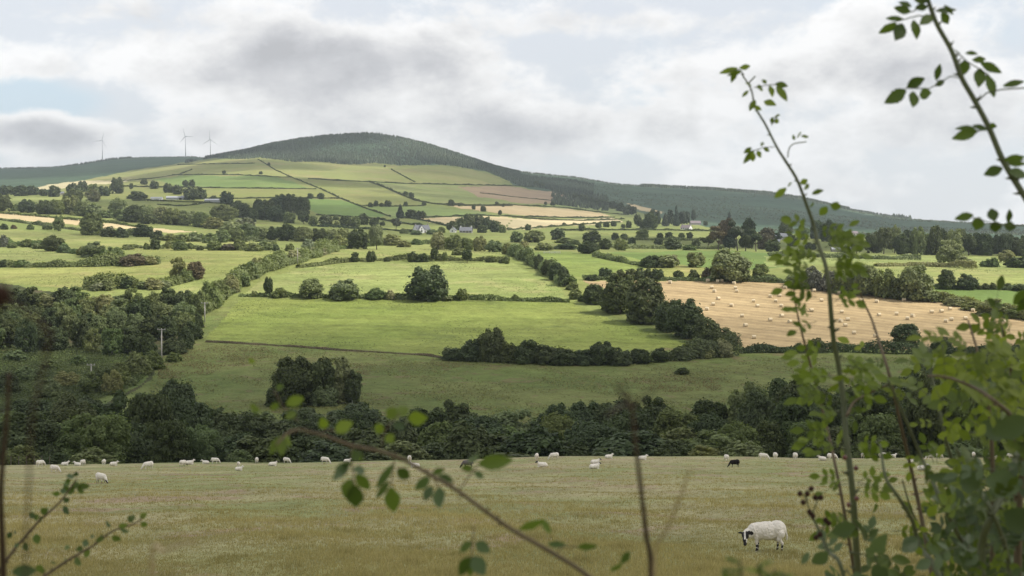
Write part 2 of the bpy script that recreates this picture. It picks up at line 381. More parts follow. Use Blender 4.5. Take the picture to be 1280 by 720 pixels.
# ------------------------------------------------------------------ foliage
LEAF = {
 'dark':  leaf_mat('dark_leaves', (.050, .072, .029), (.092, .12, .047), .26),
 'mid':   leaf_mat('green_leaves', (.112, .155, .062), (.18, .22, .094), .32),
 'olive': leaf_mat('olive_leaves', (.15, .18, .076), (.225, .248, .112), .32),
 'pale':  leaf_mat('pale_leaves', (.19, .215, .115), (.255, .275, .155), .28),
 'brown': leaf_mat('brownish_leaves', (.10, .09, .052), (.135, .115, .07), .22),
 'grey':  leaf_mat('greyish_leaves', (.105, .118, .088), (.14, .15, .115), .22),
 'blue':  leaf_mat('needles', (.036, .056, .032), (.058, .078, .042), .12),
}
MATWORD = {'dark': 'dark', 'mid': 'green', 'olive': 'olive green', 'pale': 'pale green', 'brown': 'brownish', 'grey': 'grey green', 'blue': 'dark'}
BARK = plain('bark', (.13, .105, .08), .9, .1, .3, 8.0, .6, 30)
BIRCH = plain('pale_bark', (.42, .40, .36), .8, .1, .3, 6.0, .3, 20)

def unit(n, g):
    v = g.normal(size=(n, 3)); return v/np.linalg.norm(v, axis=1, keepdims=True)
def cards(P, N, size, g, spread=.75, aspect=.62):
    """rhombic leaf sprays at P whose normals lean along N"""
    n = len(P)
    nn = N + spread*unit(n, g); nn /= np.linalg.norm(nn, axis=1, keepdims=True)+1e-9
    t = np.cross(nn, unit(n, g)); t /= np.linalg.norm(t, axis=1, keepdims=True)+1e-9
    b = np.cross(nn, t)
    s = (size*g.uniform(.6, 1.35, n))[:, None]
    V = np.empty((n, 4, 3))
    V[:, 0] = P + t*s; V[:, 1] = P + b*s*aspect + nn*s*.18; V[:, 2] = P - t*s; V[:, 3] = P - b*s*aspect + nn*s*.18
    return V.reshape(-1, 3), np.arange(4*n).reshape(n, 4)
LODS = {'near': (13000, .026), 'mid': (4200, .043), 'far': (900, .088)}
def lobes_for(kind, g):
    L = []
    def ring(n, rad, zlo, zhi, r0, r1, flat=.85):
        for i in range(n):
            a = g.uniform(0, 6.283); z = g.uniform(zlo, zhi)
            rr = rad(z)*g.uniform(.75, 1.0)
            r = g.uniform(r0, r1)
            L.append((math.cos(a)*rr, math.sin(a)*rr, z, r, r, r*flat))
    if kind == 'round':          # broad dome almost to the grass
        ring(16, lambda z: .33*math.sqrt(max(0.02, 1-((z-.42)/.5)**2)), .12, .82, .13, .22); ring(46, lambda z: .43*math.sqrt(max(0.02, 1-((z-.42)/.56)**2)), .05, .95, .04, .11)
        L.append((0, 0, .5, .36, .36, .38))
    elif kind == 'tall':
        ring(12, lambda z: .26*math.sqrt(max(0.02, 1-((z-.54)/.46)**2)), .36, .86, .11, .19, 1.2); ring(34, lambda z: .36*math.sqrt(max(0.02, 1-((z-.56)/.48)**2)), .28, 1.0, .035, .11, 1.3)
        L.append((0, 0, .58, .26, .26, .3))
    elif kind == 'ragged':       # uneven, with gaps
        ring(12, lambda z: .34*math.sqrt(max(0.03, 1-((z-.48)/.52)**2)), .1, .85, .1, .22, .9); ring(34, lambda z: .46*math.sqrt(max(0.03, 1-((z-.5)/.54)**2)), .06, 1.02, .03, .11, 1.0)
        L.append((.05, 0, .45, .25, .25, .3))
    elif kind == 'bush':
        ring(10, lambda z: .33*math.sqrt(max(0.02, 1-(z/.9)**2)), .08, .66, .13, .24, .95); ring(34, lambda z: .45*math.sqrt(max(0.02, 1-(z/.98)**2)), .05, .95, .04, .11, 1.1)
        L.append((0, 0, .32, .38, .38, .42))
    elif kind == 'conifer':
        for z in np.linspace(.12, .95, 14):
            r = .42*(1-z)**.8+.03
            for k in range(3):
                a = g.uniform(0, 6.283); L.append((math.cos(a)*r*.45, math.sin(a)*r*.45, z, r*.7, r*.7, .05))
    elif kind == 'pine':         # bare lower trunk, layered top
        ring(13, lambda z: .3*math.sqrt(max(.05, 1-((z-.72)/.3)**2)), .5, .95, .1, .2, .55)
    return np.array(L)
_crowns = {}
def crown_mesh(kind, lod, var):
    key = (kind, lod, var)
    if key not in _crowns:
        g = np.random.default_rng(abs(hash((len(kind)*31+ord(kind[0]), len(lod), var))) % 2**31)
        L = lobes_for(kind, g); n, size = LODS[lod]
        w = L[:, 3]*L[:, 4]; k = g.choice(len(L), size=int(n*1.9), p=w/w.sum())
        d = unit(len(k), g)
        # leaves sit on the outside of each bough; the hollow of other boughs is dropped
        u = 1 - .42*g.random(len(k))**2.2
        spr = g.random(len(k)) < .22; u[spr] += g.random(spr.sum())**1.5*.5
        P = L[k, :3] + L[k, 3:]*d*u[:, None]
        ins = np.full(len(k), 9.0)
        for j in range(len(L)):
            q = np.linalg.norm((P-L[j, :3])/L[j, 3:], axis=1); q[k == j] = 9
            ins = np.minimum(ins, q)
        keep = (ins > .72) & (P[:, 2] > .015)
        if kind in ('ragged', 'pine', 'conifer'): keep &= g.random(len(k)) > .15
        P, d, k = P[keep][:n], d[keep][:n], k[keep][:n]
        N = d*.8 + (P-np.array([0, 0, .45]))*.6 + np.array([0, 0, .25])
        V, Fc = cards(P, N, size*(1.25 if kind == 'conifer' else 1), g)
        bough = g.random(len(L))[k]
        _crowns[key] = (V, Fc, np.clip(.5*bough + .5*g.random(len(P)), 0, 1))
    return _crowns[key]
_crown_me = {}
def crown_data(kind, lod, var, mat):
    key = (kind, lod, var, mat)
    if key not in _crown_me:
        V, Fc, ti = crown_mesh(kind, lod, var)
        _crown_me[key] = npmesh('crown', V, Fc, LEAF[mat], False, tint=ti)
    return _crown_me[key]
_trunks = {}
def trunk_data(kind, bark):
    key = (kind, bark.name)
    if key not in _trunks:
        g = random.Random(len(kind)); mb = MB()
        top = .8 if kind in ('conifer', 'pine', 'tall') else .6
        mb.tube([(0, 0, -.03), (.006, .004, .1), (.0, .012, top*.6), (.015, 0, top)], [.036, .026, .018, .006], 7)
        for i in range(7):
            z = g.uniform(.2, .6)*top/.7; a = g.uniform(0, 6.28); l = g.uniform(.15, .3)
            mb.tube([(0, .005, z), (math.cos(a)*l*.5, math.sin(a)*l*.5, z+l*.45), (math.cos(a)*l, math.sin(a)*l, z+l*.7)], [.013, .008, .003], 5)
        _trunks[key] = mb.mesh('trunk', bark, True)
    return _trunks[key]
NAME = {'round': 'broadleaf_tree', 'tall': 'broadleaf_tree', 'ragged': 'broadleaf_tree', 'bush': 'bush', 'conifer': 'conifer_tree', 'pine': 'pine_tree'}
CAT = {'round': 'tree', 'tall': 'tree', 'ragged': 'tree', 'bush': 'bush', 'conifer': 'tree', 'pine': 'tree'}
SHAPE = {'round': 'round tree', 'tall': 'upright tree', 'ragged': 'ragged tree', 'bush': 'bush', 'conifer': 'conifer', 'pine': 'bare stemmed pine'}
_count = [0]
PLANTS = []
def plant(*a, **k): PLANTS.append((a, k))
def make_plant(kind, mat, loc, w, h, label, group=None, bark=None):
    """one tree (trunk and crown under an Empty) or one bush"""
    pxh = h*F/loc.y
    lod = 'near' if pxh > 58 else 'mid' if pxh > 17 else 'far'
    var = _count[0] % 3; _count[0] += 1
    rz = random.uniform(0, 6.28)
    loc = loc - Vector((0, 0, .012*h))
    if kind == 'bush':
        o = obj('bush', crown_data(kind, lod, var, mat)); o.location = loc; o.rotation_euler = (0, 0, rz); o.scale = (w*random.uniform(.85, 1.4), w*random.uniform(.85, 1.4), h*random.uniform(.75, 1.08))
    else:
        o = empty(NAME[kind], loc, rz, (w*random.uniform(.9, 1.15), w*random.uniform(.9, 1.15), h*random.uniform(.9, 1.06))); o.rotation_euler = (random.gauss(0, .05), random.gauss(0, .05), rz)
        obj('trunk', trunk_data(kind, bark or BARK), o); obj('crown', crown_data(kind, lod, var, mat), o)
    return tag(o, label, CAT[kind], group)
def flush_plants():
    """the 290 broadleaf trees that show largest are things; the tiny rest on the far slopes is one mass"""
    big = sorted((i for i, (a, k) in enumerate(PLANTS) if NAME[a[0]] == 'broadleaf_tree'), key=lambda i: -PLANTS[i][0][3]*PLANTS[i][0][4]/PLANTS[i][0][2].y**2)
    rest = set(big[290:]); V = []; Fs = []; ti = []; mi = []; n = 0; mats = list(LEAF)
    for i, (a, k) in enumerate(PLANTS):
        if i not in rest: make_plant(*a, **k); continue
        kind, mat, loc, w, h = a[:5]
        v, f, t = crown_mesh(kind, 'far', i % 3); r = random.uniform(0, 6.28); c, s = math.cos(r), math.sin(r)
        q = np.stack([(v[:, 0]*c-v[:, 1]*s)*w+loc.x, (v[:, 0]*s+v[:, 1]*c)*w+loc.y, v[:, 2]*h+loc.z-.012*h], 1)
        V.append(q); Fs.append(f+n); n += len(v); ti.append(t); mi.append(np.full(len(f), mats.index(mat)))
    if V: tag(obj('distant_trees', npmesh('distant_trees', np.concatenate(V), np.concatenate(Fs), [LEAF[m] for m in mats], False, np.concatenate(mi), np.concatenate(ti))), 'tiny dark trees scattered over the far hill slopes and hedges', 'trees', kind='stuff')

def row(place, items, group=None, dmin=262, bark=None):
    """items: (px, base row, width px, height px, kind, leaf) as measured in the photo"""
    items = sorted(items, key=lambda t: t[0])
    for i, (px, py, w, h, kind, mat) in enumerate(items):
        p = at(px, py, dmin); s = p.y/F
        size = ''
        lab = f"{MATWORD[mat]} {SHAPE[kind]}, {ordinal(i)} from left {place}" if len(items) > 1 else f"{MATWORD[mat]} {SHAPE[kind]} {place}"
        plant(kind, mat, p, w*s, h*s*1.03, lab, group or (f"trees and bushes {place}" if len(items) > 1 else None), bark)

def hedge(label, pts, h=2.2, w=2.0, mat='dark', rag=.35, dmin=262, name='hedge', cat='hedge', dens=1.0):
    """leafy hedge along a polyline of photo points laid on the ground"""
    g = np.random.default_rng(int(abs(pts[0][0]*13+pts[0][1]*7)) % 99991)
    P = []
    for (a, b), (c, d) in zip(pts[:-1], pts[1:]):
        for t in np.linspace(0, 1, max(2, int(math.hypot(c-a, d-b)/4)), endpoint=False): P.append(at(a+(c-a)*t, b+(d-b)*t, dmin))
    P.append(at(*pts[-1], dmin))
    P = np.array([tuple(p) for p in P]); seg = np.linalg.norm(np.diff(P, axis=0), axis=1); cum = np.concatenate([[0], np.cumsum(seg)])
    L = cum[-1]; D = P[:, 1].mean(); s = min(max(.2, D/1000*.85), h*.42)
    n = int(min(26000, max(60, dens*L*(2*h+w)/(s*s*.62)*1.15)))
    u = g.random(n)*L
    C = np.stack([np.interp(u, cum, P[:, k]) for k in range(3)], 1)
    T = np.stack([np.interp(np.clip(u+2, 0, L), cum, P[:, k]) - np.interp(np.clip(u-2, 0, L), cum, P[:, k]) for k in range(2)], 1)
    T /= np.linalg.norm(T, axis=1, keepdims=True)+1e-9
    ph = g.random(6)*6.28
    hh = h*(1 + rag*(np.sin(u/3.1+ph[0])*.35 + np.sin(u/7.3+ph[1])*.4 + np.sin(u/1.7+ph[2])*.25 + np.sin(u/19+ph[3])*.4))
    hh = hh*(.55+.6*np.clip(.5+.9*np.sin(u/11+ph[1])*np.sin(u/26+ph[3])+.35*np.sin(u/5.3+ph[5]), 0, 1))*1.05
    hh = np.maximum(hh, .22*h)
    a = g.random(n)*math.pi; r = 1 - .4*g.random(n)**2; spr = g.random(n) < .18; r[spr] *= 1+.22*g.random(spr.sum())
    off = np.cos(a)*r*w*.5*(1+.25*np.sin(u/5+ph[4])); z = np.maximum(np.sin(a)**.6*r*hh, .05)
    Q = C.copy(); Q[:, 0] += -T[:, 1]*off; Q[:, 1] += T[:, 0]*off; Q[:, 2] = ground(Q[:, 0], Q[:, 1]) + z
    N = np.stack([-T[:, 1]*np.cos(a), T[:, 0]*np.cos(a), np.sin(a)+.2], 1)
    V, Fc = cards(Q, N, s, g)
    cl = .5+.5*np.sin(u/4+ph[5])*np.sin(u/9+ph[2])
    o = obj(name, npmesh(name, V, Fc, LEAF[mat], False, tint=np.clip(.5*cl+.5*g.random(n), 0, 1)))
    return tag(o, label, cat, 'field hedges' if cat == 'hedge' else None)

# ------------------------------------------------------------------ hedges (photo points on the ground)
def build_hedges():
    def H(label, pts, h=2.2, w=2.0, mat='dark', rag=.35):
        far = np.mean([p[1] for p in pts]) < 292
        k = .6 if far else 1.0
        hedge(label, pts, h*k, w*k*(.8 if far else 1.1), 'mid' if mat == 'dark' and not far and np.mean([p[1] for p in pts]) < 400 else mat, rag)
    # hill
    H('long dark hedge running diagonally down the hill from its wood', [(322, 199), (345, 213), (365, 222), (400, 236), (430, 250), (458, 261), (488, 271)], 2.4, 3)
    H('thin hedge across the hill under the pale top pasture', [(385, 223.5), (420, 226), (462, 227.5), (500, 229.5), (560, 231), (640, 232.5), (672, 234)], 3, 4)
    H('dark hedge slanting between two olive fields on the hill', [(462, 227.5), (480, 234), (500, 243), (520, 251), (545, 255.5), (585, 257.5), (640, 257.5)], 3.4, 5)
    H('short hedge crossing the pale pasture just under the hill wood', [(489, 212), (502, 219), (519, 228)], 2.6, 4)
    H('hedge along the top of the higher green hill strip', [(215, 219), (255, 218.5), (300, 219), (345, 221.5), (365, 222)], 2.6, 4)
    H('hedge below the higher green hill strip', [(150, 233), (200, 234.5), (260, 235), (330, 236), (395, 236.5)], 2.8, 4)
    H('hedge above the farm sheds on the hill slope', [(240, 248), (300, 248.5), (360, 247.5), (428, 248.5)], 2.6, 4)
    H('hedge between the pale top field and its neighbour near the far ridge', [(222, 206), (250, 205.5), (285, 205), (318, 204.5)], 2.6, 4)
    H('hedge on the lower edge of the sunlit strip by the far ridge', [(150, 226.5), (190, 223.5), (225, 218), (240, 212)], 2.6, 4)
    H('hedge below the olive hill fields above the white house', [(450, 257.5), (490, 258.5), (530, 257.5)], 2.8, 4)
    H('dark hedge along the top of the tan stubble on the hill foot', [(505, 273), (540, 272), (600, 269.5), (660, 271.5), (720, 272.5), (768, 272)], 2.6, 4)
    H('hedge between the ploughed field and the tan stubble above it', [(560, 257), (640, 256.5), (700, 259.5), (745, 265), (785, 269)], 2.6, 4)
    H('hedge across the brown ploughed field on the hill', [(600, 241.5), (640, 246), (680, 250), (735, 256)], 2.0, 3)
    H('dark hedge slanting down behind the white dormer house', [(515, 273.5), (535, 277), (560, 283), (575, 288)], 3, 4)
    H('hedge along the lower edge of the tan hill stubble', [(634, 288), (680, 284.5), (720, 281.5), (775, 278)], 2.6, 4)
    H('hedge dividing the tan stubble in the middle of the hill foot', [(640, 271.5), (680, 275), (730, 276), (780, 274)], 2.4, 3.5)
    H('hedge below the green hill field beside the big dark grove', [(395, 269), (430, 271), (470, 274), (500, 279), (530, 283)], 3, 4)
    H('lane hedge under the row of trees at the hill foot', [(390, 283), (440, 286), (490, 288), (515, 291)], 3, 4)
    H('hedge in front of the farm sheds below the hill', [(165, 251), (215, 252), (262, 254), (300, 256)], 3, 4)
    H('curved hedge in the green field below the farm sheds', [(196, 256), (225, 258), (245, 256), (262, 253)], 2.4, 3)
    # left middle
    H('dark hedge on the lower side of the tan stubble strip', [(-40, 264), (0, 267), (60, 272), (110, 277), (140, 279), (190, 287)], 3, 4, 'mid')
    H('leafy hedge under the tan stubble strip', [(0, 275), (60, 283), (120, 291), (200, 297), (260, 301), (345, 303)], 3.4, 6, 'olive')
    H('bushy hedge below the second sunlit field', [(-40, 301), (0, 304), (50, 310), (90, 316), (130, 322)], 3, 4, 'mid')
    H('thick hedge between the two sunlit fields above the dark wood', [(-40, 334), (0, 333.5), (60, 334), (120, 333), (200, 330)], 3.4, 4, 'mid', .5)
    H('low hedge across the bright field beyond the leaning trees', [(155, 310), (220, 311), (290, 311.5), (345, 312)], 2.4, 3, 'mid', .5)
    H('overgrown hedge at the foot of the sunlit field above the wood', [(105, 361), (150, 360), (200, 359), (232, 351)], 3.2, 5, 'mid', .5)
    H('thick hedge beside the pole line down to the dark wood', [(252, 392), (268, 378), (285, 364), (305, 350), (335, 338), (362, 330), (395, 320), (418, 313)], 4.2, 6, 'mid', .4)
    H('hedge at the foot of the field under the lone round tree', [(300, 370.5), (350, 371.5), (420, 372.5), (500, 374), (560, 374.5), (640, 376), (712, 378)], 1.7, 1.8, 'mid', .5)
    H('dark hedge along the top of the field behind the lone tree', [(372, 335), (400, 332), (440, 327), (480, 325.8), (540, 325.8), (600, 326.5), (636, 328)], 2.1, 2.2, 'dark', .3)
    H('hedge across the pale field above the dark field hedge', [(420, 312), (480, 306), (540, 305), (600, 309), (640, 315)], 2.2, 3, 'mid')
    # centre and right
    H('ragged dark hedge with bushes below the big green meadow', [(556, 450), (600, 451), (650, 453), (720, 455), (780, 454), (840, 450), (905, 445), (925, 444)], 3.6, 4, 'dark', .35)
    hedge('low bank of brown dead grass between the green meadow and rough slope', [(258, 427.5), (330, 431), (420, 437.5), (480, 441), (535, 444.5), (556, 448)], .36, 1.6, 'brown', .9, name='grass_bank', cat='bank')
    H('dark hedge along the bottom of the bale field', [(925, 441.5), (960, 440.5), (1010, 441), (1060, 440), (1120, 442), (1180, 442), (1240, 444), (1300, 445), (1400, 452)], 2.3, 2.6, 'dark', .45)
    H('hedge along the top of the bale field below the big round tree', [(728, 350), (790, 350), (860, 351), (930, 352), (985, 354)], 1.7, 2, 'dark', .4)
    H('bushy hedge at the top of the bale field behind the tall shoot', [(985, 356), (1040, 361), (1100, 369), (1160, 374)], 4.2, 5, 'mid', .4)
    H('rounded hedge climbing the far end of the bale field', [(1165, 375), (1200, 381), (1240, 389), (1280, 399), (1340, 412)], 3.6, 4, 'olive', .35)
    H('straight hedge down the slope between two meadows', [(640, 318), (660, 326), (678, 336), (695, 347), (712, 359)], 4.4, 5, 'mid', .45)
    H('low hedge running through the green fields to the right of the gate', [(745, 321), (770, 326), (795, 331), (830, 335)], 2.4, 3, 'mid', .4)
    H('dark hedge between the green strips below the white gabled house', [(735, 311), (800, 311), (860, 311), (905, 312)], 2.6, 3, 'dark')
    H('hedge in front of the white gabled house', [(700, 288.5), (760, 288), (820, 288), (880, 289), (925, 290)], 3, 3, 'dark')
    H('hedge under the two dark green bushes below the houses', [(780, 300), (830, 300.5), (880, 301)], 2.2, 3, 'dark')
    H('thin hedge between the bright fields at the foot of the far wood', [(1095, 333), (1140, 332.5), (1180, 334), (1220, 336)], 2.2, 3, 'olive')
    H('long thin hedge below the far dark wood', [(960, 320), (1030, 322), (1090, 324), (1150, 325)], 2.4, 3, 'dark')
    H('dark hedge under the pair of dark trees beside the green field', [(1150, 360.5), (1210, 361), (1260, 362.5), (1330, 364)], 1.6, 2, 'dark')

def build_trees():
    B, T, G, U, C, P = 'round', 'tall', 'ragged', 'bush', 'conifer', 'pine'
    d, m, o, p, b, g, n = 'dark', 'mid', 'olive', 'pale', 'brown', 'grey', 'blue'
    row('standing alone as the biggest crown in the sunlit meadow hedge', [(535, 375.5, 53, 47, B, d)])
    row('along the hedge beside the lone round tree', [(335, 371, 15, 22, T, d), (350, 372, 16, 14, U, m), (389, 372.5, 35, 25, B, o), (432, 373.5, 44, 25, U, o), (470, 374, 24, 18, U, m), (488, 374.5, 13, 13, U, p), (577, 375.5, 16, 15, B, m), (560, 376, 14, 6, U, m), (644, 376, 8, 10, U, m), (318, 371, 10, 8, U, m)])
    row('in the hedge above the sunlit meadow', [(444, 327.5, 13, 11, G, d), (464, 327.5, 13, 14, B, d), (484, 327, 9, 6, U, d), (515, 327.5, 14, 13, B, d), (528, 327.5, 15, 11, U, d), (543, 327, 12, 15, T, d), (556, 327, 8, 11, T, m), (584, 328, 15, 15, T, d), (613, 328, 9, 6, U, d), (627, 329, 8, 7, U, d), (633, 330, 8, 10, B, m)])
    row('between the sunlit meadow and the houses', [(447, 311, 30, 24, B, d), (471, 312, 21, 27, T, o), (424, 308, 22, 14, U, o), (490, 307, 22, 15, B, o), (505, 309, 16, 10, U, o), (521, 306, 15, 8, U, m), (548, 312, 20, 22, B, p), (566, 313, 22, 19, B, o), (583, 313, 22, 17, B, m), (600, 314, 20, 18, B, o), (617, 315, 22, 16, B, m), (575, 319, 22, 12, U, m), (634, 318, 14, 14, B, o)])
    row('on the wooded strip below the hill foot', [(326, 299, 20, 15, B, o), (343, 300, 20, 18, B, d), (360, 301, 26, 20, B, d), (380, 302, 24, 18, B, o), (399, 302, 26, 18, B, d), (413, 300, 18, 15, B, o), (429, 299, 18, 13, B, o), (310, 300, 26, 20, B, m), (294, 302, 26, 18, B, o), (278, 303, 24, 16, B, m), (330, 313, 16, 11, U, m), (345, 314, 12, 10, U, d), (362, 314, 13, 12, U, m), (385, 312, 16, 12, U, p), (400, 311, 14, 10, U, o)], dmin=600)
    row('in the dark grove at the hill foot', [(322, 268, 16, 18, B, d), (335, 266, 20, 18, B, d), (349, 265, 24, 22, B, d), (364, 266, 24, 24, B, d), (378, 269, 20, 22, B, d), (330, 275, 22, 18, B, d), (346, 277, 24, 20, B, d), (362, 279, 16, 14, B, m), (380, 280, 16, 16, T, d)], dmin=1000)
    row('under the green hill field', [(407, 283, 17, 15, B, d), (391, 282, 14, 11, G, m), (432, 284, 16, 14, B, d), (443, 284, 16, 14, B, m), (454, 281, 15, 14, B, d), (468, 284, 13, 12, B, d), (478, 282, 9, 7, U, d), (421, 284, 8, 8, U, m), (495, 288, 14, 16, P, g), (420, 275, 8, 6, U, m)], dmin=1000)
    row('dotted along the hedges of the hill', [(388, 248.5, 8, 7, B, d), (401, 249, 9, 8, B, d), (463, 259, 7, 6, B, d), (470, 259, 7, 8, T, d), (477, 258.5, 6, 5, B, d), (485, 258.5, 9, 8, B, d), (507, 258, 6, 6, B, d), (507, 245, 7, 6, B, d), (514, 247.5, 8, 7, B, d), (530, 257, 6, 5, B, d), (564, 257.5, 9, 8, B, d), (574, 258, 3, 4, B, d), (592, 262, 5, 6, B, d), (604, 264.5, 8, 7, B, d), (625, 268.5, 5, 6, B, d), (621, 257, 5, 5, B, d), (280, 217, 5, 4, B, d), (326, 218, 5, 4, B, d), (232, 233, 8, 8, B, d), (240, 233.5, 8, 9, B, d), (336, 207, 4, 4, B, d), (481, 209, 3, 3, B, d), (629, 258.5, 4, 4, B, d)], dmin=1100)
    row('beside the white dormer house', [(500, 273, 10, 16, C, n), (514, 273, 16, 11, B, d), (526, 273.5, 14, 10, B, d), (505, 292, 10, 8, U, m), (520, 293.5, 14, 7, U, m), (540, 293, 14, 8, U, m), (552, 291, 12, 7, U, m)], dmin=1000)
    row('in the grove behind the grey cottage', [(565, 288, 14, 12, B, d), (575, 287, 14, 15, B, d), (586, 286, 16, 18, B, d), (598, 286, 16, 19, B, d), (609, 287, 14, 17, B, d), (619, 290, 16, 15, B, d), (603, 291, 14, 10, B, d), (628, 291, 10, 10, B, m)], dmin=1000)
    # left middle distance
    row('near the long farm sheds on the hill slope', [(68, 246, 16, 14, B, d), (92, 245, 16, 16, B, d), (103, 240, 14, 14, B, d), (115, 247, 18, 17, G, o), (130, 245, 18, 13, B, d), (146, 242, 18, 22, B, d), (164, 238, 6, 8, T, d), (180, 231, 9, 8, B, d), (193, 236, 12, 10, B, d), (210, 241, 12, 12, B, d), (221, 243, 14, 12, B, d), (172, 249, 26, 13, U, d), (237, 250, 18, 16, B, d), (250, 249, 16, 16, B, d), (243, 251, 12, 14, T, d), (283, 256, 17, 16, B, d), (25, 245, 18, 13, B, d), (8, 244, 20, 12, B, d), (40, 244, 18, 13, B, d), (54, 245, 12, 9, B, d), (267, 250, 10, 7, U, d), (-8, 243, 20, 13, B, d)], dmin=1000)
    row('in the mixed trees above the tan strip', [(5, 264, 20, 23, B, d), (22, 264, 14, 10, U, m), (34, 266, 21, 17, B, d), (56, 268, 22, 18, B, d), (70, 268, 22, 18, B, m), (88, 268, 26, 24, B, o), (104, 270, 24, 20, B, m), (117, 271, 20, 16, B, o), (92, 253, 24, 18, B, o), (115, 252, 20, 14, G, p), (148, 268, 22, 22, B, o), (133, 272, 18, 10, U, m), (166, 278, 24, 22, B, d), (152, 276, 18, 14, B, m), (184, 275, 24, 20, B, o), (200, 279, 22, 22, B, o), (216, 281, 26, 22, B, o), (235, 282, 26, 20, B, o), (252, 284, 22, 18, B, m), (186, 280, 20, 12, B, d), (267, 286, 24, 14, U, o), (280, 276, 32, 20, B, m), (300, 272, 24, 20, B, d), (312, 277, 20, 18, B, d), (306, 285, 26, 16, U, p), (290, 290, 26, 14, U, o)], dmin=800)
    row('along the hedge below the tan strip', [(73, 289, 15, 18, G, o), (115, 294, 30, 29, B, o), (60, 287, 14, 9, U, m), (136, 296, 16, 12, U, d), (152, 297, 20, 12, U, d), (178, 296, 22, 14, U, d), (165, 293, 14, 9, U, o), (196, 300, 20, 13, U, d), (212, 301, 18, 9, U, o), (228, 302, 20, 12, U, m), (245, 302, 18, 12, U, o), (262, 304, 20, 13, U, m), (5, 287, 10, 9, U, d), (17, 286, 8, 6, U, b), (38, 287, 7, 7, U, m)], dmin=650)
    row('below the second sunlit field', [(4, 309, 14, 16, U, g), (15, 310, 14, 6, U, m), (33, 309, 14, 12, U, m), (48, 311, 16, 8, U, m), (66, 314, 27, 21, B, d), (80, 316, 16, 10, U, m), (118, 321, 36, 22, U, o), (143, 331, 25, 23, B, m), (168, 332, 30, 18, U, b), (102, 319, 14, 10, U, o), (188, 331, 14, 10, U, o), (27, 334, 16, 11, U, m), (4, 334, 14, 10, U, d), (160, 312, 14, 6, U, o), (194, 312, 14, 14, B, d), (183, 312, 10, 8, U, m), (210, 312, 10, 10, T, o), (225, 313, 18, 13, U, m), (237, 313, 10, 9, T, m), (250, 313, 10, 8, U, d), (268, 313, 18, 13, B, o), (285, 313, 18, 9, U, b), (300, 313, 20, 13, U, m), (318, 314, 18, 12, U, o)], dmin=560)
    row('at the sunlit triangle above the dark wood', [(222, 349, 22, 26, G, o), (244, 349, 22, 23, B, b), (233, 352, 17, 16, U, m), (158, 360, 21, 15, B, d), (135, 362, 19, 16, U, o), (122, 363, 16, 12, U, p), (178, 361, 16, 10, U, o), (192, 361, 22, 14, U, o), (207, 360, 16, 10, U, p)], dmin=470)
    row('beside the pole line above the dark wood', [(250, 394, 24, 30, B, m), (262, 385, 26, 30, U, m), (274, 374, 26, 26, B, m), (288, 366, 24, 24, U, o), (303, 358, 18, 16, U, m), (312, 348, 20, 24, U, m), (322, 341, 20, 20, B, o), (340, 335, 18, 14, U, o), (352, 333, 16, 14, B, o), (367, 327, 18, 14, U, p), (380, 323, 18, 14, U, o), (398, 319, 18, 14, U, p)], dmin=440)
    # the dark wood
    gg = np.random.default_rng(5)
    for r, (y0, x0, x1, hp, stp, nm) in enumerate([(388, -20, 250, 25, 19, 'back'), (404, -30, 248, 28, 20, 'third'), (420, -20, 235, 31, 21, 'second'), (438, -30, 188, 35, 21, 'front')]):
        it = []
        for k, x in enumerate(np.arange(x0, x1, stp)):
            xx = x + gg.uniform(-5, 5); yy = y0 + gg.uniform(-4, 5) + (8 if r == 3 and xx > 130 else 0)
            it.append((xx, yy, gg.uniform(24, 36), hp*gg.uniform(.8, 1.15), gg.choice([B, B, G, G]), gg.choice([d, m, m, o, d] if r < 2 else [d, d, m, m])))
        row(f'in the {nm} row of the dark wood', it, 'trees of the dark wood', 262, BIRCH if r == 3 else None)
    row('along the edge of the dark wood and the meadow', [(232, 436, 26, 26, U, d), (218, 442, 26, 24, U, d), (217, 452, 18, 14, U, m), (190, 462, 28, 26, U, m), (172, 468, 30, 28, U, o), (150, 474, 30, 26, U, m), (132, 480, 30, 24, U, d), (240, 424, 22, 22, U, d), (246, 410, 20, 18, U, d), (162, 482, 20, 12, U, o)], dmin=262)
    # the belt behind the grazing field
    tops = np.array([(-60, 512), (0, 512), (40, 503), (75, 492), (105, 497), (140, 490), (165, 488), (195, 477), (225, 478), (255, 500), (280, 512), (330, 512), (400, 510), (430, 506), (450, 500), (480, 515), (540, 507), (580, 502), (620, 517), (650, 510), (690, 499), (730, 506), (770, 502), (810, 500), (845, 510), (872, 512), (900, 496), (930, 476), (960, 472), (1000, 480), (1040, 487), (1080, 478), (1130, 466), (1200, 452), (1280, 444), (1380, 450)])
    for r, (D, dy, w0, nm) in enumerate([(236, 0, 66, 'rear'), (212, 17, 64, 'middle'), (186, 38, 62, 'front')]):
        xs = np.arange(-70+r*13, 1370, [40, 50, 42][r])
        for i, x in enumerate(xs):
            x = x + gg.uniform(-9, 9); Dd = D*gg.uniform(.96, 1.04)
            ty = np.interp(x, tops[:, 0], tops[:, 1]) + dy*gg.uniform(.5, 1.3) + gg.uniform(-3, 7)
            ty = min(ty, 551)
            q = gp(x, Dd); h = (HOR - ty)/F*Dd - q.z; w = w0*gg.uniform(.85, 1.35)/F*Dd
            kd = gg.choice([B, G, G, T, B] if r < 2 else [B, U, G, U]); mt = gg.choice([d, d, d, d, m] if r == 0 else [d, d, d, d, m])
            plant(kd, mt, q, w*(1.15 if kd == T else 1), h*1.04, f"{MATWORD[mt]} {SHAPE[kd]}, {ordinal(i)} from left in the {nm} row beyond the grazing field", f'{nm} trees of the belt behind the grazing field')
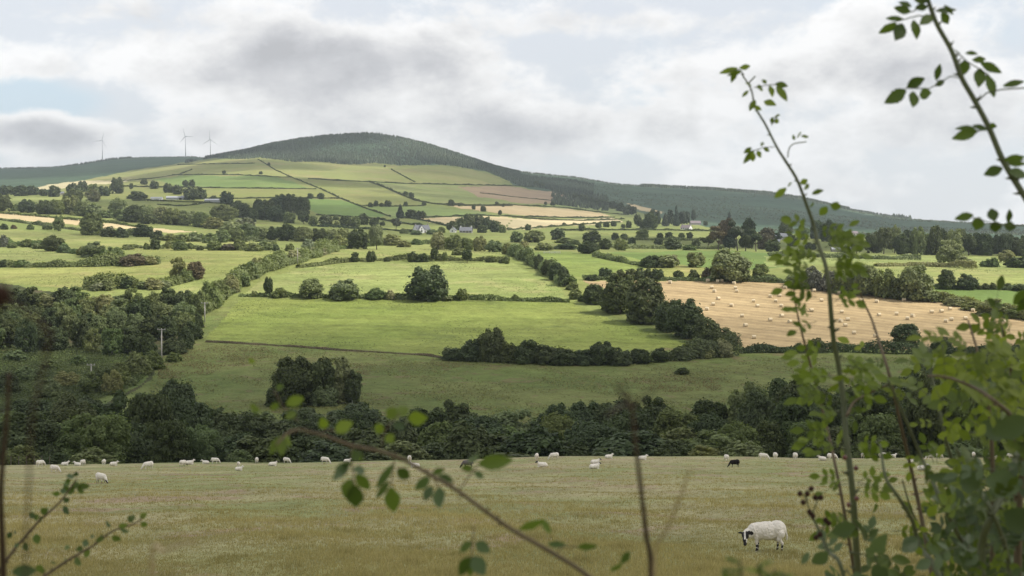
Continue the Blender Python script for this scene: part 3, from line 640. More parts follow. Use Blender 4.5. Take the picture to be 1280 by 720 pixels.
    for i, (x, ty, w, D, kd, mt) in enumerate([(115, 553, 44, 171, U, o), (28, 556, 36, 172, U, m), (70, 560, 34, 172, U, d), (300, 560, 40, 172, U, m), (470, 566, 40, 172, U, d), (640, 562, 60, 173, U, d), (760, 560, 50, 173, U, d), (880, 552, 44, 172, U, o), (930, 548, 50, 173, U, m), (1010, 552, 50, 173, U, d), (1100, 550, 60, 173, U, d), (1200, 548, 60, 173, U, m)]):
        q = gp(x, D); h = (HOR-ty)/F*D - q.z
        plant(U, mt, q, w/F*D, h, f"low {MATWORD[mt]} bush, {ordinal(i)} from left at the grazing field's edge", 'low bushes at the edge of the grazing field')
    row('in the bracken below the dark wood', [(20, 452, 30, 16, U, m), (62, 462, 26, 14, U, o), (98, 456, 22, 12, U, m), (36, 476, 34, 22, U, m), (84, 482, 30, 22, U, o), (112, 492, 36, 26, U, m), (140, 492, 34, 28, U, o), (10, 492, 34, 26, U, d), (60, 498, 40, 26, U, m), (156, 482, 24, 16, U, m)])
    row('in the clump standing alone on the rough slope', [(370, 506, 66, 66, B, d), (396, 505, 46, 52, G, d), (423, 503, 44, 52, G, o), (348, 507, 34, 34, U, d), (440, 505, 26, 36, G, d), (405, 507, 40, 26, U, m)], bark=BIRCH)
    # centre
    row('in the tall row beside the bale field', [(720, 374, 15, 15, U, m), (741, 380, 28, 27, B, d), (775, 392, 48, 47, B, d), (808, 404, 54, 52, B, d), (836, 414, 40, 42, B, d), (858, 422, 50, 48, B, d), (882, 428, 34, 34, B, d), (903, 431, 38, 23, U, d), (762, 388, 24, 20, U, m), (728, 377, 12, 10, U, d)])
    row('along the dark hedge below the green meadow', [(570, 450, 34, 18, U, d), (592, 451, 34, 26, U, d), (614, 452, 36, 40, B, d), (636, 453, 28, 30, U, d), (660, 454, 30, 28, U, d), (682, 455, 28, 30, U, d), (705, 456, 28, 22, U, d), (728, 456, 28, 20, U, d), (751, 456, 36, 32, B, d), (775, 456, 28, 20, U, d), (800, 454, 30, 18, U, d), (825, 452, 26, 18, U, d), (850, 450, 26, 16, U, d), (878, 447, 26, 22, U, o), (902, 446, 26, 20, U, p)])
    row('standing alone low on the rough slope', [(853, 468, 20, 9, U, d)])
    row('lower in the bale field hedge', [(1131, 431, 37, 27, B, d), (1178, 437, 28, 20, U, d), (1020, 440, 22, 18, U, d), (998, 440, 14, 14, U, d), (1155, 441, 22, 9, U, d), (968, 441, 16, 8, U, d), (1240, 446, 26, 14, U, d)], dmin=380)
    row('down the hedge between the two middle meadows', [(645, 321, 13, 12, U, m), (654, 325, 14, 13, U, d), (664, 331, 16, 15, U, m), (673, 336, 16, 17, B, d), (684, 344, 17, 20, B, d), (695, 350, 18, 21, B, d), (706, 357, 17, 23, B, d), (716, 362, 14, 10, U, m)], dmin=500)
    row('along the hedge behind the bale field', [(757, 349, 18, 14, B, d), (775, 350, 14, 13, U, d), (788, 350, 15, 15, B, d), (800, 350, 15, 14, U, d), (810, 350, 10, 13, T, d), (821, 350, 17, 15, B, d), (848, 348, 13, 10, B, d), (867, 350, 14, 12, U, d), (885, 350, 15, 16, U, b), (740, 350, 16, 7, U, d), (950, 351, 22, 21, G, m), (964, 351, 14, 10, U, d)], dmin=470)
    row('large and domed above the top edge of the bale field', [(911, 352, 53, 39, B, m)], dmin=470)
    row('in the green fields above the big domed tree', [(870, 334, 23, 17, G, o), (815, 334, 24, 18, U, d), (832, 334, 24, 16, U, o), (843, 333, 14, 14, G, p), (805, 333, 12, 10, U, m)], dmin=560)
    row('between the gate and the white gabled house', [(646, 303, 17, 14, B, m), (668, 303, 28, 15, B, m), (697, 300, 19, 15, B, d), (708, 304, 26, 9, U, o), (740, 303, 27, 15, B, d), (735, 319, 27, 18, B, d), (680, 313, 26, 10, U, m), (707, 312, 24, 9, U, d), (756, 312, 16, 14, B, d), (776, 313, 17, 14, B, m), (769, 300, 10, 9, B, d), (790, 305, 12, 8, U, d), (780, 299, 9, 7, B, m), (803, 299, 17, 12, B, m), (823, 306, 12, 9, B, d), (841, 312, 20, 15, B, d), (825, 298, 9, 7, B, d), (836, 298, 10, 8, B, d), (852, 298, 9, 7, B, m), (862, 298, 9, 8, B, d), (655, 311, 12, 9, U, o), (720, 306, 10, 6, U, m), (862, 313, 14, 8, U, m), (870, 311, 12, 12, B, d)], dmin=700)
    row('among the tan hill stubble and lanes', [(660, 288, 9, 8, B, d), (705, 282, 5, 4, B, d), (727, 289, 9, 9, G, d), (748, 285, 8, 7, B, d), (758, 284, 9, 7, B, d), (767, 283, 8, 7, B, d), (779, 285, 6, 5, B, d), (786, 285, 8, 9, B, d), (797, 285, 12, 16, T, d), (691, 257, 7, 5, B, d), (710, 257, 6, 4, B, d), (735, 259, 6, 5, B, d), (682, 256, 4, 4, B, d), (805, 283, 8, 7, B, d)], dmin=1000)
    row('in the strip behind the ploughed field', [(719, 250, 9, 8, B, d), (728, 251, 9, 8, B, d), (740, 255, 10, 8, B, d), (748, 258, 10, 9, B, d), (757, 260, 11, 10, B, d), (766, 261, 11, 10, B, d), (775, 264, 12, 11, B, d), (785, 268, 13, 12, B, d), (792, 269, 10, 10, T, d), (678, 235, 7, 6, B, d), (670, 233, 7, 7, B, d), (732, 253, 9, 8, B, d)], dmin=1400)
    row('beside the white gabled house', [(813, 287, 17, 22, B, d), (822, 284, 10, 18, T, n), (831, 283, 11, 17, C, n), (838, 283, 11, 19, T, n), (845, 283, 9, 26, C, n), (852, 283, 13, 19, T, n), (859, 282, 9, 16, T, n), (867, 278, 7, 14, T, n), (804, 286, 10, 12, B, d), (882, 282, 6, 6, B, d), (816, 268, 7, 7, B, d), (912, 282, 10, 18, C, n)], dmin=1000)
    it = []
    for x, y, w, h in [(885, 311, 18, 18), (898, 313, 24, 32), (908, 309, 22, 34), (922, 314, 24, 38), (936, 309, 24, 36), (945, 315, 22, 28), (957, 312, 22, 28), (912, 316, 20, 22), (932, 317, 22, 20), (965, 315, 16, 16), (970, 306, 16, 16)]:
        it.append((x, y, w*1.1, h, gg.choice([B, T, P, B]), gg.choice([d, b, d, n])))
    row('in the dark spinney right of the gabled house', it, dmin=850)
    row('around the hidden farm roofs below the moor', [(981, 298, 18, 22, B, d), (990, 308, 14, 14, B, d), (1003, 300, 16, 18, B, m), (1022, 299, 20, 24, B, d), (1034, 302, 22, 26, B, d), (1048, 299, 14, 20, T, d), (1043, 308, 16, 14, B, m), (1056, 301, 14, 12, B, d), (1071, 318, 18, 19, T, d), (1013, 312, 14, 10, U, d), (1058, 318, 12, 10, U, d)], dmin=850)
    it = []
    for k, x in enumerate(np.arange(1095, 1330, 10.5)):
        it.append((x+gg.uniform(-3, 3), (320 if k % 2 else 316)+gg.uniform(-2, 2) + (x-1095)*.012, gg.uniform(18, 26), gg.uniform(26, 35)*(1 if x < 1190 else .85), gg.choice([B, B, T]), gg.choice([d, d, d, m])))
    row('in the long dark wood beyond the bright fields', it, dmin=850)
    row('dark spire above the long far wood', [(1189, 304, 9, 16, C, n)], dmin=1000)
    row('before the long dark wood', [(1187, 331, 36, 32, G, p), (1205, 333, 22, 16, U, o), (1240, 339, 20, 13, U, m), (1230, 337, 12, 8, U, m), (1272, 343, 26, 16, U, d), (1258, 329, 22, 16, G, o), (1286, 338, 20, 18, U, d)], dmin=650)
    row('below the bright fields beyond the bales', [(1183, 361, 24, 24, B, d), (1208, 361.5, 32, 21, U, d), (1232, 362, 9, 8, U, d), (1241, 362, 8, 8, U, d), (1259, 362, 12, 8, U, d), (1275, 363, 22, 9, U, d), (1225, 362, 8, 5, U, d)], dmin=500)
    row('in the bushy hedge topping the bale field', [(998, 359, 26, 24, U, o), (1015, 360, 28, 26, U, g), (1040, 363, 32, 28, U, g), (1062, 366, 34, 30, U, m), (1084, 369, 36, 38, B, o), (1105, 372, 30, 34, B, m), (1125, 374, 28, 30, U, d), (1145, 376, 46, 43, B, m), (1066, 350, 14, 10, U, d), (1165, 377, 20, 14, U, m), (1192, 382, 26, 13, U, o), (1216, 387, 26, 13, U, o), (1243, 394, 42, 21, U, o), (1268, 398, 26, 14, U, m)], dmin=440)

# ------------------------------------------------------------------ buildings, poles, turbines, bales
WHITE = plain('white_render', (.75, .74, .71), .8, .2, .05, .5)
SLATE = plain('grey_slate', (.16, .165, .18), .7, .3, .2, 1.2, .4, 6)
PINKROOF = plain('weathered_tile', (.20, .165, .17), .8, .2, .2, 1.2, .4, 6)
STONE = plain('grey_stone', (.30, .285, .27), .9, .2, .2, 1.0, .4, 5)
DARKGLASS = plain('window_glass', (.03, .035, .045), .15, .5, .05)
BAY_SHADE = plain('barn_bay_shade', (.012, .012, .012), .9, .1, .1)  # shade of a barn interior put into a near-black colour
TIN = plain('grey_sheeting', (.30, .31, .33), .55, .4, .12, .8)
CREAM = plain('cream_render', (.62, .55, .43), .8, .2, .08, .5)
DOORM = plain('painted_door', (.10, .07, .06), .5, .3, .1)
STEEL = plain('turbine_paint', (.78, .79, .80), .5, .3, .03, .05)
WOODP = plain('weathered_pole', (.40, .375, .335), .9, .1, .2, 4.0, .3, 30)
CERAM = plain('insulator', (.45, .42, .4), .3, .5, .05)

def house(name, label, cat, px, py, w, d, hw, hr, rot, wall, roof, windows=3, chim=1, dmin=700, door=True, gable_window=True, front=None, opening=None):
    """w along the ridge, d across it; hw eaves, hr extra ridge height"""
    p = at(px, py, dmin); o = empty(name, p - Vector((0, 0, .3)), R(rot)); tag(o, label, cat)
    mb = MB(); x, y = w/2, d/2; z0 = -1.0
    V = [(-x, -y, z0), (x, -y, z0), (x, y, z0), (-x, y, z0), (-x, -y, hw), (x, -y, hw), (x, y, hw), (-x, y, hw), (-x, 0, hw+hr), (x, 0, hw+hr)]
    mb.add(V, [(0, 1, 5, 4), (2, 3, 7, 6), (1, 2, 6, 9, 5), (3, 0, 4, 8, 7), (4, 5, 9, 8), (6, 7, 8, 9)])
    mb.build('wall', wall, o)
    rb = MB(); e = .35; tk = .18
    for sg in (-1, 1):
        yo = sg*(y+e); zo = hw - hr*e/y
        A = [(-x-e, yo, zo), (x+e, yo, zo), (x+e, 0, hw+hr), (-x-e, 0, hw+hr)]
        rb.add(A + [(a, b, c+tk) for a, b, c in A], [(0, 1, 2, 3), (4, 5, 6, 7), (0, 1, 5, 4), (1, 2, 6, 5), (2, 3, 7, 6), (3, 0, 4, 7)])
    rf = rb.build('roof', roof, o)
    for k in range(chim):
        cx = (-1 if k == 0 else 1)*(x-.7)
        cb = MB(); cb.box((cx, 0, hw+hr+.45), (.9, .7, 1.5)); cb.box((cx, 0, hw+hr+1.25), (1.05, .85, .12)); cb.build('chimney', STONE if wall != STONE else WHITE, rf)
    if windows:
        for k in range(windows):
            wx = -x + (k+.5)*w/windows
            if door and k == windows//2:
                db = MB(); db.box((wx, -y-.03, 1.05), (1.0, .08, 2.1)); db.build('door', DOORM, o); continue
            wb = MB(); wb.box((wx, -y-.04, 1.6), (1.1, .06, 1.2)); wb.box((wx, -y-.06, .95), (1.3, .16, .1), 1); wb.build('window', [DARKGLASS, wall], o)
    if gable_window:
        for sg in (-1, 1):
            wb = MB(); wb.box((sg*(x+.04), 0, hw*.6), (.06, 1.0, 1.2)); wb.build('window', DARKGLASS, o)
    if front:       # projecting gable with its own roof towards the viewer: (centre x, width, depth)
        fx, fw, fd = front; hh = hw+.2; fr = hr*.85
        fb = MB(); a, c = fx-fw/2, fx+fw/2
        fb.add([(a, -y-fd, z0), (c, -y-fd, z0), (c, -.05, z0), (a, -.05, z0), (a, -y-fd, hh), (c, -y-fd, hh), (c, -.05, hh), (a, -.05, hh), (fx, -y-fd, hh+fr), (fx, -.05, hh+fr)],
               [(0, 1, 5, 8, 4), (2, 3, 7, 9, 6), (1, 2, 6, 5), (3, 0, 4, 7), (4, 8, 9, 7), (5, 6, 9, 8)])
        g = fb.build('gable_wing', wall, o)
        gb = MB()
        for sg in (-1, 1):
            A = [(fx+sg*(fw/2+.25), -y-fd-.25, hh-.2), (fx+sg*(fw/2+.25), -.1, hh-.2), (fx, -.1, hh+fr+.02), (fx, -y-fd-.25, hh+fr+.02)]
            gb.add(A + [(q, b, c2+.16) for q, b, c2 in A], [(0, 1, 2, 3), (4, 5, 6, 7), (0, 1, 5, 4), (1, 2, 6, 5), (2, 3, 7, 6), (3, 0, 4, 7)])
        gb.build('roof', roof, g)
        wb = MB(); wb.box((fx, -y-fd-.04, 1.7), (1.3, .06, 1.5)); wb.box((fx, -y-fd-.04, hh+.2), (.9, .06, 1.0)); wb.build('window', DARKGLASS, g)
    if opening:     # near-black slabs on the wall, painted as the shade inside open bays
        for ox, ow, oh in opening:
            ob = MB(); ob.box((ox, -y-.05, oh/2), (ow, .1, oh)); ob.build('doorway_shade', BAY_SHADE, o)
    return o

def build_buildings():
    house('dormer_house', 'white dormer farmhouse with slate roof and front gable at the hill foot', 'house', 527, 291, 12.5, 7, 3.2, 3.4, 30, WHITE, SLATE, 4, 2, front=(-2.4, 4.2, 1.6))
    house('cottage', 'tiny white gable end beside the grey cottage and its dark grove', 'house', 566.5, 290.5, 7, 4.6, 2.4, 2.0, 80, WHITE, SLATE, 2, 1)
    house('cottage', 'long grey roofed cottage in front of the dark grove', 'house', 582.5, 291, 10.5, 5.5, 2.2, 2.8, -6, STONE, SLATE, 4, 2)
    house('farmhouse', 'white gabled house with pinkish tile roof below the moor', 'house', 858, 287, 11.5, 7, 2.4, 3.2, -38, WHITE, PINKROOF, 4, 1)
    house('barn', 'pinkish roofed barn standing behind the white gabled house', 'barn', 869, 281, 15, 8, 2.6, 3.2, 10, STONE, PINKROOF, 0, 0, door=False)
    house('barn', 'grey stone barn with low roof among the dark trees under the moor', 'barn', 974, 300, 14, 8, 3.2, 3.2, 18, STONE, SLATE, 0, 0, door=False)
    house('shed', 'low grey farm shed left of the stone barn under the moor', 'shed', 967, 305, 9, 6, 2.4, 1.6, 0, STONE, TIN, 0, 0, door=False)
    house('farmhouse', 'house showing only its pale pink roof above the dark hedge', 'house', 1067, 294, 10, 6, 2.6, 2.8, 12, CREAM, PINKROOF, 3, 1)
    house('barn', 'open fronted barn with dark bays beside the far dark wood', 'barn', 1085, 309, 11, 7, 3.4, 1.6, 4, WHITE, TIN, 0, 0, door=False, gable_window=False, opening=[(-2.0, 6.0, 2.9)])
    house('shed', 'long low grey shed in the trees left of the open barn', 'shed', 1053, 315, 14, 6, 2.0, 1.2, 0, STONE, TIN, 0, 0, door=False)
    house('shed', 'bright white walled farm shed on the left hill slope', 'shed', 196, 250.8, 13, 8, 3.2, 1.2, 2, WHITE, TIN, 0, 0, dmin=1000, door=False)
    house('shed', 'long grey farm shed beside the bright white one', 'shed', 221, 249.6, 24, 9, 2.6, 1.8, 3, TIN, TIN, 0, 0, dmin=1000, door=False, opening=[(5, 3, 2.2)])
    house('shed', 'grey farm shed with low roof right of the farm trees', 'shed', 267, 252.6, 20, 8, 2.4, 1.6, -5, TIN, TIN, 0, 0, dmin=1000, door=False)
    house('farmhouse', 'small white farmhouse between the farm trees on the hill slope', 'house', 231, 249.5, 8, 6, 2.6, 2.2, 20, WHITE, SLATE, 3, 2, dmin=1000)
    house('shed', 'low dark roofed shed among the trees left of the white shed', 'shed', 127, 243.5, 13, 7, 2.4, 1.6, 6, TIN, SLATE, 0, 0, dmin=1000, door=False)
    house('cottage', 'small white cottage half hidden by trees at the foot of the far moor', 'house', 75, 244, 10, 6, 2.6, 2.2, 5, CREAM, SLATE, 3, 1, dmin=1000)

def pole(px, py, hpx, label, dmin=262, D=None):
    p = gp(px, D) if D else at(px, py, dmin); h = hpx*p.y/F
    o = empty('utility_pole', p, R(random.uniform(-12, 12))); tag(o, label, 'pole', 'wooden poles of the power line')
    mb = MB(); mb.tube([(0, 0, -.5), (0, 0, h)], [.19, .14], 8); mb.build('pole', WOODP, o, True)
    if hpx > 12:
        ab = MB(); ab.box((0, -.16, h-.25), (2.1, .12, .14)); a = ab.build('crossarm', WOODP, o)
        for x in (-.95, 0, .95):
            ib = MB(); ib.tube([(x, -.16, h-.18), (x, -.16, h-.06), (x, -.16, h+.12)], [.05, .08, .05], 7); ib.build('insulator', CERAM, a)
def build_poles():
    pole(202, 455, 44, 'tall pole at the edge of the dark wood beside the meadow')
    pole(114, 474, 19, 'pole with crossarm standing in the bracken below the dark wood')
    pole(256, 403, 25, 'pole at the corner of the dark wood and the pole line hedge')
    pole(292, 360, 18, 'pole halfway up the hedge above the dark wood')
    pole(318, 343, 14, 'pole beside the hedge at the edge of the sunlit triangle')
    pole(344, 331, 11, 'short looking pole in the bushes left of the meadow hedge')
    pole(372, 330, 20, 'pole standing at the left end of the dark meadow hedge')
    pole(97, 253, 15, 'thin pole in front of the trees on the far left slope', 900)

def build_gate():
    p = at(690, 317, 600); o = empty('field_gate', p, R(3)); tag(o, 'pale timber field gate and rails at the top of the two meadows', 'gate')
    pm = plain('pale_timber', (.55, .53, .5), .8, .2, .1)
    for x in (-4, -1.3, 1.3, 4):
        mb = MB(); mb.box((x, 0, .55), (.16, .16, 1.5)); mb.build('post', pm, o)
    for z in (.35, .7, 1.05):
        mb = MB(); mb.box((0, -.1, z), (8.2, .05, .12)); mb.build('rail', pm, o)
    # post and wire fence at the far corner of the grazing field
    a, b = gp(-6, 162), gp(62, 164); o = empty('wire_fence', a); tag(o, 'post and wire fence at the corner of the grazing field before the bushes', 'fence')
    n = 8; fm = plain('old_fence_post', (.12, .105, .085), .9, .1, .2, 4.0)
    for k in range(n):
        q = a + (b-a)*(k/(n-1)); q.z = float(ground(q.x, q.y)); q = q-a
        mb = MB(); mb.tube([q+Vector((0, 0, -.3)), q+Vector((0, 0, 1.1))], [.05, .045], 6); mb.build('post', fm, o)
    for z in (.4, .75, 1.1):
        P = []
        for k in range(n):
            q = a + (b-a)*(k/(n-1)); q.z = float(ground(q.x, q.y)); P.append(q-a+Vector((0, -.065, z)))
        mb = MB(); mb.tube(P, .004, 4); mb.build('wire', fm, o)

def turbine(px, D, hub_row, blade_px, angs, label):
    p = gp(px, D); h = (HOR-hub_row)/F*D - p.z; s = D/F; L = blade_px*s
    o = empty('wind_turbine', p, R(random.uniform(-14, 14))); tag(o, label, 'wind turbine', 'wind turbines on the far ridge')
    mb = MB(); mb.tube([(0, 0, -4), (0, 0, h*.5), (0, 0, h-1.6)], [1.7, 1.4, 1.0], 16); mb.build('tower', STEEL, o, True)
    mb = MB(); mb.tube([(0, -3.2, h), (0, -2.6, h), (0, 2, h+.1), (0, 6.5, h+.2), (0, 7, h+.2)], [1.2, 1.8, 1.95, 1.6, 1.0], 10); mb.build('nacelle', STEEL, o, True)
    mb = MB(); mb.tube([(0, -6.2, h), (0, -5.6, h), (0, -4.6, h), (0, -3.3, h)], [.3, 1.1, 1.6, 1.7], 12); hub = mb.build('hub', STEEL, o, True)
    for a in angs:
        a = R(a); dx, dz = math.cos(a), math.sin(a); nx, nz = -dz, dx
        V = []
        for t, c, th in ((.03, .7, .7), (.12, 1.35, .45), (.3, 1.15, .3), (.6, .75, .2), (.9, .4, .12), (1, .12, .05)):
            for u, w in ((-.7, 0), (0, -th), (1, 0), (0, th)):
                V.append((dx*L*t+nx*c*u, -4.6+w-.012*L*t, h+dz*L*t+nz*c*u))
        mb = MB(); mb.add(V, [(i*4+k, i*4+(k+1) % 4, i*4+4+(k+1) % 4, i*4+4+k) for i in range(5) for k in range(4)] + [(3, 2, 1, 0), (20, 21, 22, 23)])
        mb.build('blade', STEEL, o, True)
def build_turbines():
    turbine(128, 4900, 175.7, 11.5, (75, 185, 306), 'faint wind turbine standing alone furthest from the wooded hill')
    turbine(232, 4900, 170.5, 11.5, (107, -3, 228), 'tall white wind turbine showing its whole tower on the ridge')
    turbine(263, 4700, 174.5, 12.5, (93, 212, 327), 'wind turbine half sunk behind the shoulder of the wooded hill')

def bale_data(var):
    g = random.Random(var); mb = MB(); n = 18; rr = .66; wv = 1.3
    xs = [-.5, -.47, -.25, 0, .25, .47, .5]; rs = [.88, .985, 1, 1.01, 1, .985, .88]
    V = []
    for x, r in zip(xs, rs):
        for k in range(n):
            a = 2*math.pi*k/n; q = rr*r*(1+g.uniform(-.02, .02)); z = math.sin(a)*q
            V.append((x*wv, math.cos(a)*q, max(z, -.6)+.6))
    Fc = [(i*n+k, i*n+(k+1) % n, (i+1)*n+(k+1) % n, (i+1)*n+k) for i in range(len(xs)-1) for k in range(n)]
    mb.add(V, Fc + [tuple(range(n))[::-1], tuple((len(xs)-1)*n+k for k in range(n))])
    return mb.mesh('straw_bale', STRAW, False)
STRAW = plain('straw', (.58, .485, .325), .9, .1, .22, 9.0, .8, 14)
def build_bales():
    Z = [(15, 480), (55, 483), (72, 481), (120, 490), (31, 508), (42, 523), (126, 510), (131, 523), (57, 553), (37, 575), (110, 580), (12, 595), (152, 622), (166, 660), (200, 708), (266, 543), (302, 541), (198, 562), (214, 582), (287, 562), (309, 582), (265, 638), (311, 622), (343, 645), (325, 508), (551, 606), (547, 642), (575, 637), (565, 660), (630, 560), (691, 565), (700, 618), (770, 614), (814, 632), (835, 622), (800, 557), (911, 606), (950, 603), (984, 594), (968, 643), (990, 636), (1046, 632), (1076, 600), (1200, 645), (686, 703), (855, 684), (540, 528), (440, 520), (470, 560), (430, 600), (-135, 487), (1130, 628), (600, 690)]
    pts = sorted((880+x/3.2, 200+y/3.2+2.2) for x, y in Z)
    data = [bale_data(i) for i in range(3)]
    for i, (px, py) in enumerate(pts):
        o = obj('straw_bale', data[i % 3]); p = at(px, py, 380); o.location = p - Vector((0, 0, .03))
        a = math.atan2((at(px+4, py, 380)-p).z, 4/F*p.y)
        o.rotation_euler = (0, 0, R(random.gauss(-8, 22))); s = random.uniform(.86, .95); o.scale = (s, s, s)
        tag(o, f"round straw bale lying in the stubble field, {ordinal(i)} from the left", 'straw bale', 'round bales in the stubble field')

# ------------------------------------------------------------------ sheep
WOOL = plain('cream_wool', (.72, .66, .57), .95, .05, .15, 7.0, 1.0, 38)
WOOLBLK = plain('black_wool', (.018, .016, .015), .9, .1, .2, 5.0, .8, 45)
WOOLGREY = plain('grey_wool', (.13, .115, .11), .95, .05, .25, 5.0, .8, 45)
FACEBLK = plain('black_hair', (.022, .019, .018), .7, .2, .15)
FACEWHT = plain('white_hair', (.62, .58, .52), .8, .15, .08)
def blob_chain(bm, pts, rad):
    pts = [Vector(p) for p in pts]
    for i in range(len(pts)):
        bmesh.ops.create_icosphere(bm, subdivisions=2, radius=rad[i], matrix=Matrix.Translation(pts[i]))
        if i:
            a, b = pts[i-1], pts[i]; n = max(1, int((b-a).length/(min(rad[i], rad[i-1])*.45)))
            for k in range(1, n):
                t = k/n; bmesh.ops.create_icosphere(bm, subdivisions=1, radius=rad[i-1]*(1-t)+rad[i]*t, matrix=Matrix.Translation(a.lerp(b, t)))
def ell(bm, c, r):
    bmesh.ops.create_icosphere(bm, subdivisions=3, radius=1, matrix=Matrix.Translation(c) @ Matrix.Diagonal((*r, 1)))
def sheep_data(pose, wool, face, voxel, blaze=False, legs_dark=True):
    bm = bmesh.new(); heads = []; tail = (-.57, 0, .5)
    if pose == 'lie':
        ell(bm, (0, 0, .23), (.5, .25, .23)); ell(bm, (-.28, 0, .22), (.28, .27, .22)); ell(bm, (.25, 0, .25), (.26, .22, .22))
        blob_chain(bm, [(.36, 0, .3), (.5, .02, .46)], [.16, .11])
        head = [((.53, .03, .52), .085), ((.62, .07, .48), .066), ((.69, .1, .43), .045)]
        ear = (.5, .03, .56)
        blob_chain(bm, [(.3, .13, .07), (.48, .13, .05)], [.07, .04]); blob_chain(bm, [(.28, -.14, .07), (.46, -.16, .05)], [.07, .04])
        tail = (-.54, 0, .25)
    else:
        ell(bm, (0, 0, .525), (.52, .20, .215)); ell(bm, (.27, 0, .50), (.27, .19, .225)); ell(bm, (-.30, 0, .55), (.29, .205, .215)); ell(bm, (-.02, 0, .47), (.38, .2, .19))
        for sy in (1, -1):
            dx = .04*sy
            blob_chain(bm, [(.30+dx, .10*sy, .42), (.31+dx, .10*sy, .25), (.30+dx, .10*sy, .2), (.305+dx, .10*sy, .06), (.325+dx, .10*sy, .022)], [.09, .05, .041, .03, .035])
            blob_chain(bm, [(-.34-dx, .11*sy, .47), (-.29-dx, .115*sy, .33), (-.40-dx, .115*sy, .225), (-.385-dx, .115*sy, .06), (-.365-dx, .115*sy, .022)], [.135, .08, .041, .031, .035])
        if pose == 'graze':
            blob_chain(bm, [(.42, 0, .53), (.60, 0, .37), (.67, 0, .25)], [.17, .115, .088])
            head = [((.70, 0, .22), .08), ((.765, 0, .13), .062), ((.81, 0, .06), .043)]; ear = (.68, 0, .265)
        elif pose == 'turned':
            blob_chain(bm, [(.40, 0, .52), (.55, .03, .45), (.62, .07, .42)], [.18, .135, .105])
            head = [((.655, .12, .425), .082), ((.665, .20, .33), .064), ((.67, .245, .235), .046)]; ear = (.655, .12, .475)
        else:
            blob_chain(bm, [(.42, 0, .55), (.56, 0, .68), (.62, 0, .76)], [.17, .115, .09])
            head = [((.64, 0, .79), .083), ((.74, 0, .74), .062), ((.80, 0, .69), .045)]; ear = (.62, 0, .84)
    blob_chain(bm, [h[0] for h in head], [h[1] for h in head])
    hv = Vector(head[-1][0])-Vector(head[0][0]); side = hv.cross(Vector((0, 0, 1))).normalized(); E = Vector(ear); ears = []
    for sg in (1, -1):
        q = [E+side*sg*.05, E+side*sg*.11+Vector((0, 0, .012)), E+side*sg*.165+Vector((0, 0, .005))]; ears.append(q)
        blob_chain(bm, q, [.027, .028, .015])
    blob_chain(bm, [tail, Vector(tail)+Vector((-.035, 0, -.12)), Vector(tail)+Vector((-.03, 0, -.2))], [.04, .035, .025])
    me = bpy.data.meshes.new('tmp'); bm.to_mesh(me); bm.free()
    o = obj('tmp', me)
    r = o.modifiers.new('r', 'REMESH'); r.mode = 'VOXEL'; r.voxel_size = voxel
    sm = o.modifiers.new('s', 'SMOOTH'); sm.iterations = 4; sm.factor = .5
    dg = bpy.context.evaluated_depsgraph_get()
    out = bpy.data.meshes.new_from_object(o.evaluated_get(dg)); out.name = 'sheep'
    bpy.data.objects.remove(o); bpy.data.meshes.remove(me)
    out.materials.clear()
    for m in (wool, face, FACEWHT): out.materials.append(m)
    n = len(out.polygons); c = np.empty(n*3); out.polygons.foreach_get('center', c); c = c.reshape(-1, 3)
    mi = np.zeros(n, dtype=np.int32)
    dh = np.min([np.linalg.norm(c-np.array(h[0]), axis=1)-h[1] for h in head], axis=0)
    # segment distance along the head
    A, Bv = np.array(head[0][0]), np.array(head[-1][0]); t = np.clip(((c-A)@(Bv-A))/((Bv-A)@(Bv-A)), -.3, 1.3)
    dist = np.linalg.norm(c-(A+np.clip(t, 0, 1)[:, None]*(Bv-A)), axis=1)
    face_m = (dist < .10) & (t > -.12); mi[face_m] = 1
    for q in ears:
        e = np.min([np.linalg.norm(c-np.array(v), axis=1) for v in q], axis=0); mi[e < .05] = 1
    if blaze:
        sd = (c-A)@np.array(side); up = np.cross(np.array(side), (Bv-A)/np.linalg.norm(Bv-A)); up = up if up[2] > 0 else -up
        fr = (c-A-np.clip(t, 0, 1)[:, None]*(Bv-A))@up
        mi[face_m & (np.abs(sd-.004) < .02) & (fr > .02) & (t > -.1) & (t < .62)] = 2
        mi[face_m & (t > .5) & (t < .86) & (np.abs(sd) > .022) & (sd < 0)] = 2
    if legs_dark and pose != 'lie':
        mm = (c[:, 2] < .2) & (np.abs(c[:, 0]) < .52); mi[mm] = 1
        if blaze: mi[mm & (np.sin(c[:, 2]*70+c[:, 0]*23+c[:, 1]*31) > .8)] = 2
    elif pose != 'lie':
        mi[(c[:, 2] < .2) & (np.abs(c[:, 0]) < .52)] = 2
    out.polygons.foreach_set('material_index', mi); out.polygons.foreach_set('use_smooth', np.ones(n, dtype=bool))
    # fleece lumps
    nv = len(out.vertices); co = np.empty(nv*3); out.vertices.foreach_get('co', co); co = co.reshape(-1, 3)
    no = np.empty(nv*3); out.vertices.foreach_get('normal', no); no = no.reshape(-1, 3)
    co[:, 0] = np.where(co[:, 0] < .4, co[:, 0]*.80, .32+(co[:, 0]-.4)*.98)
    from mathutils import noise
    lump = np.array([noise.noise(Vector(p)*19) + .7*noise.noise(Vector(p)*43) for p in co])
    co += no*(lump*.011*np.clip((co[:, 2]-.25)*8, 0, 1)*(np.abs(co[:, 0]) < .42))[:, None]
    out.vertices.foreach_set('co', co.ravel().astype(np.float32)); out.update()
    return out
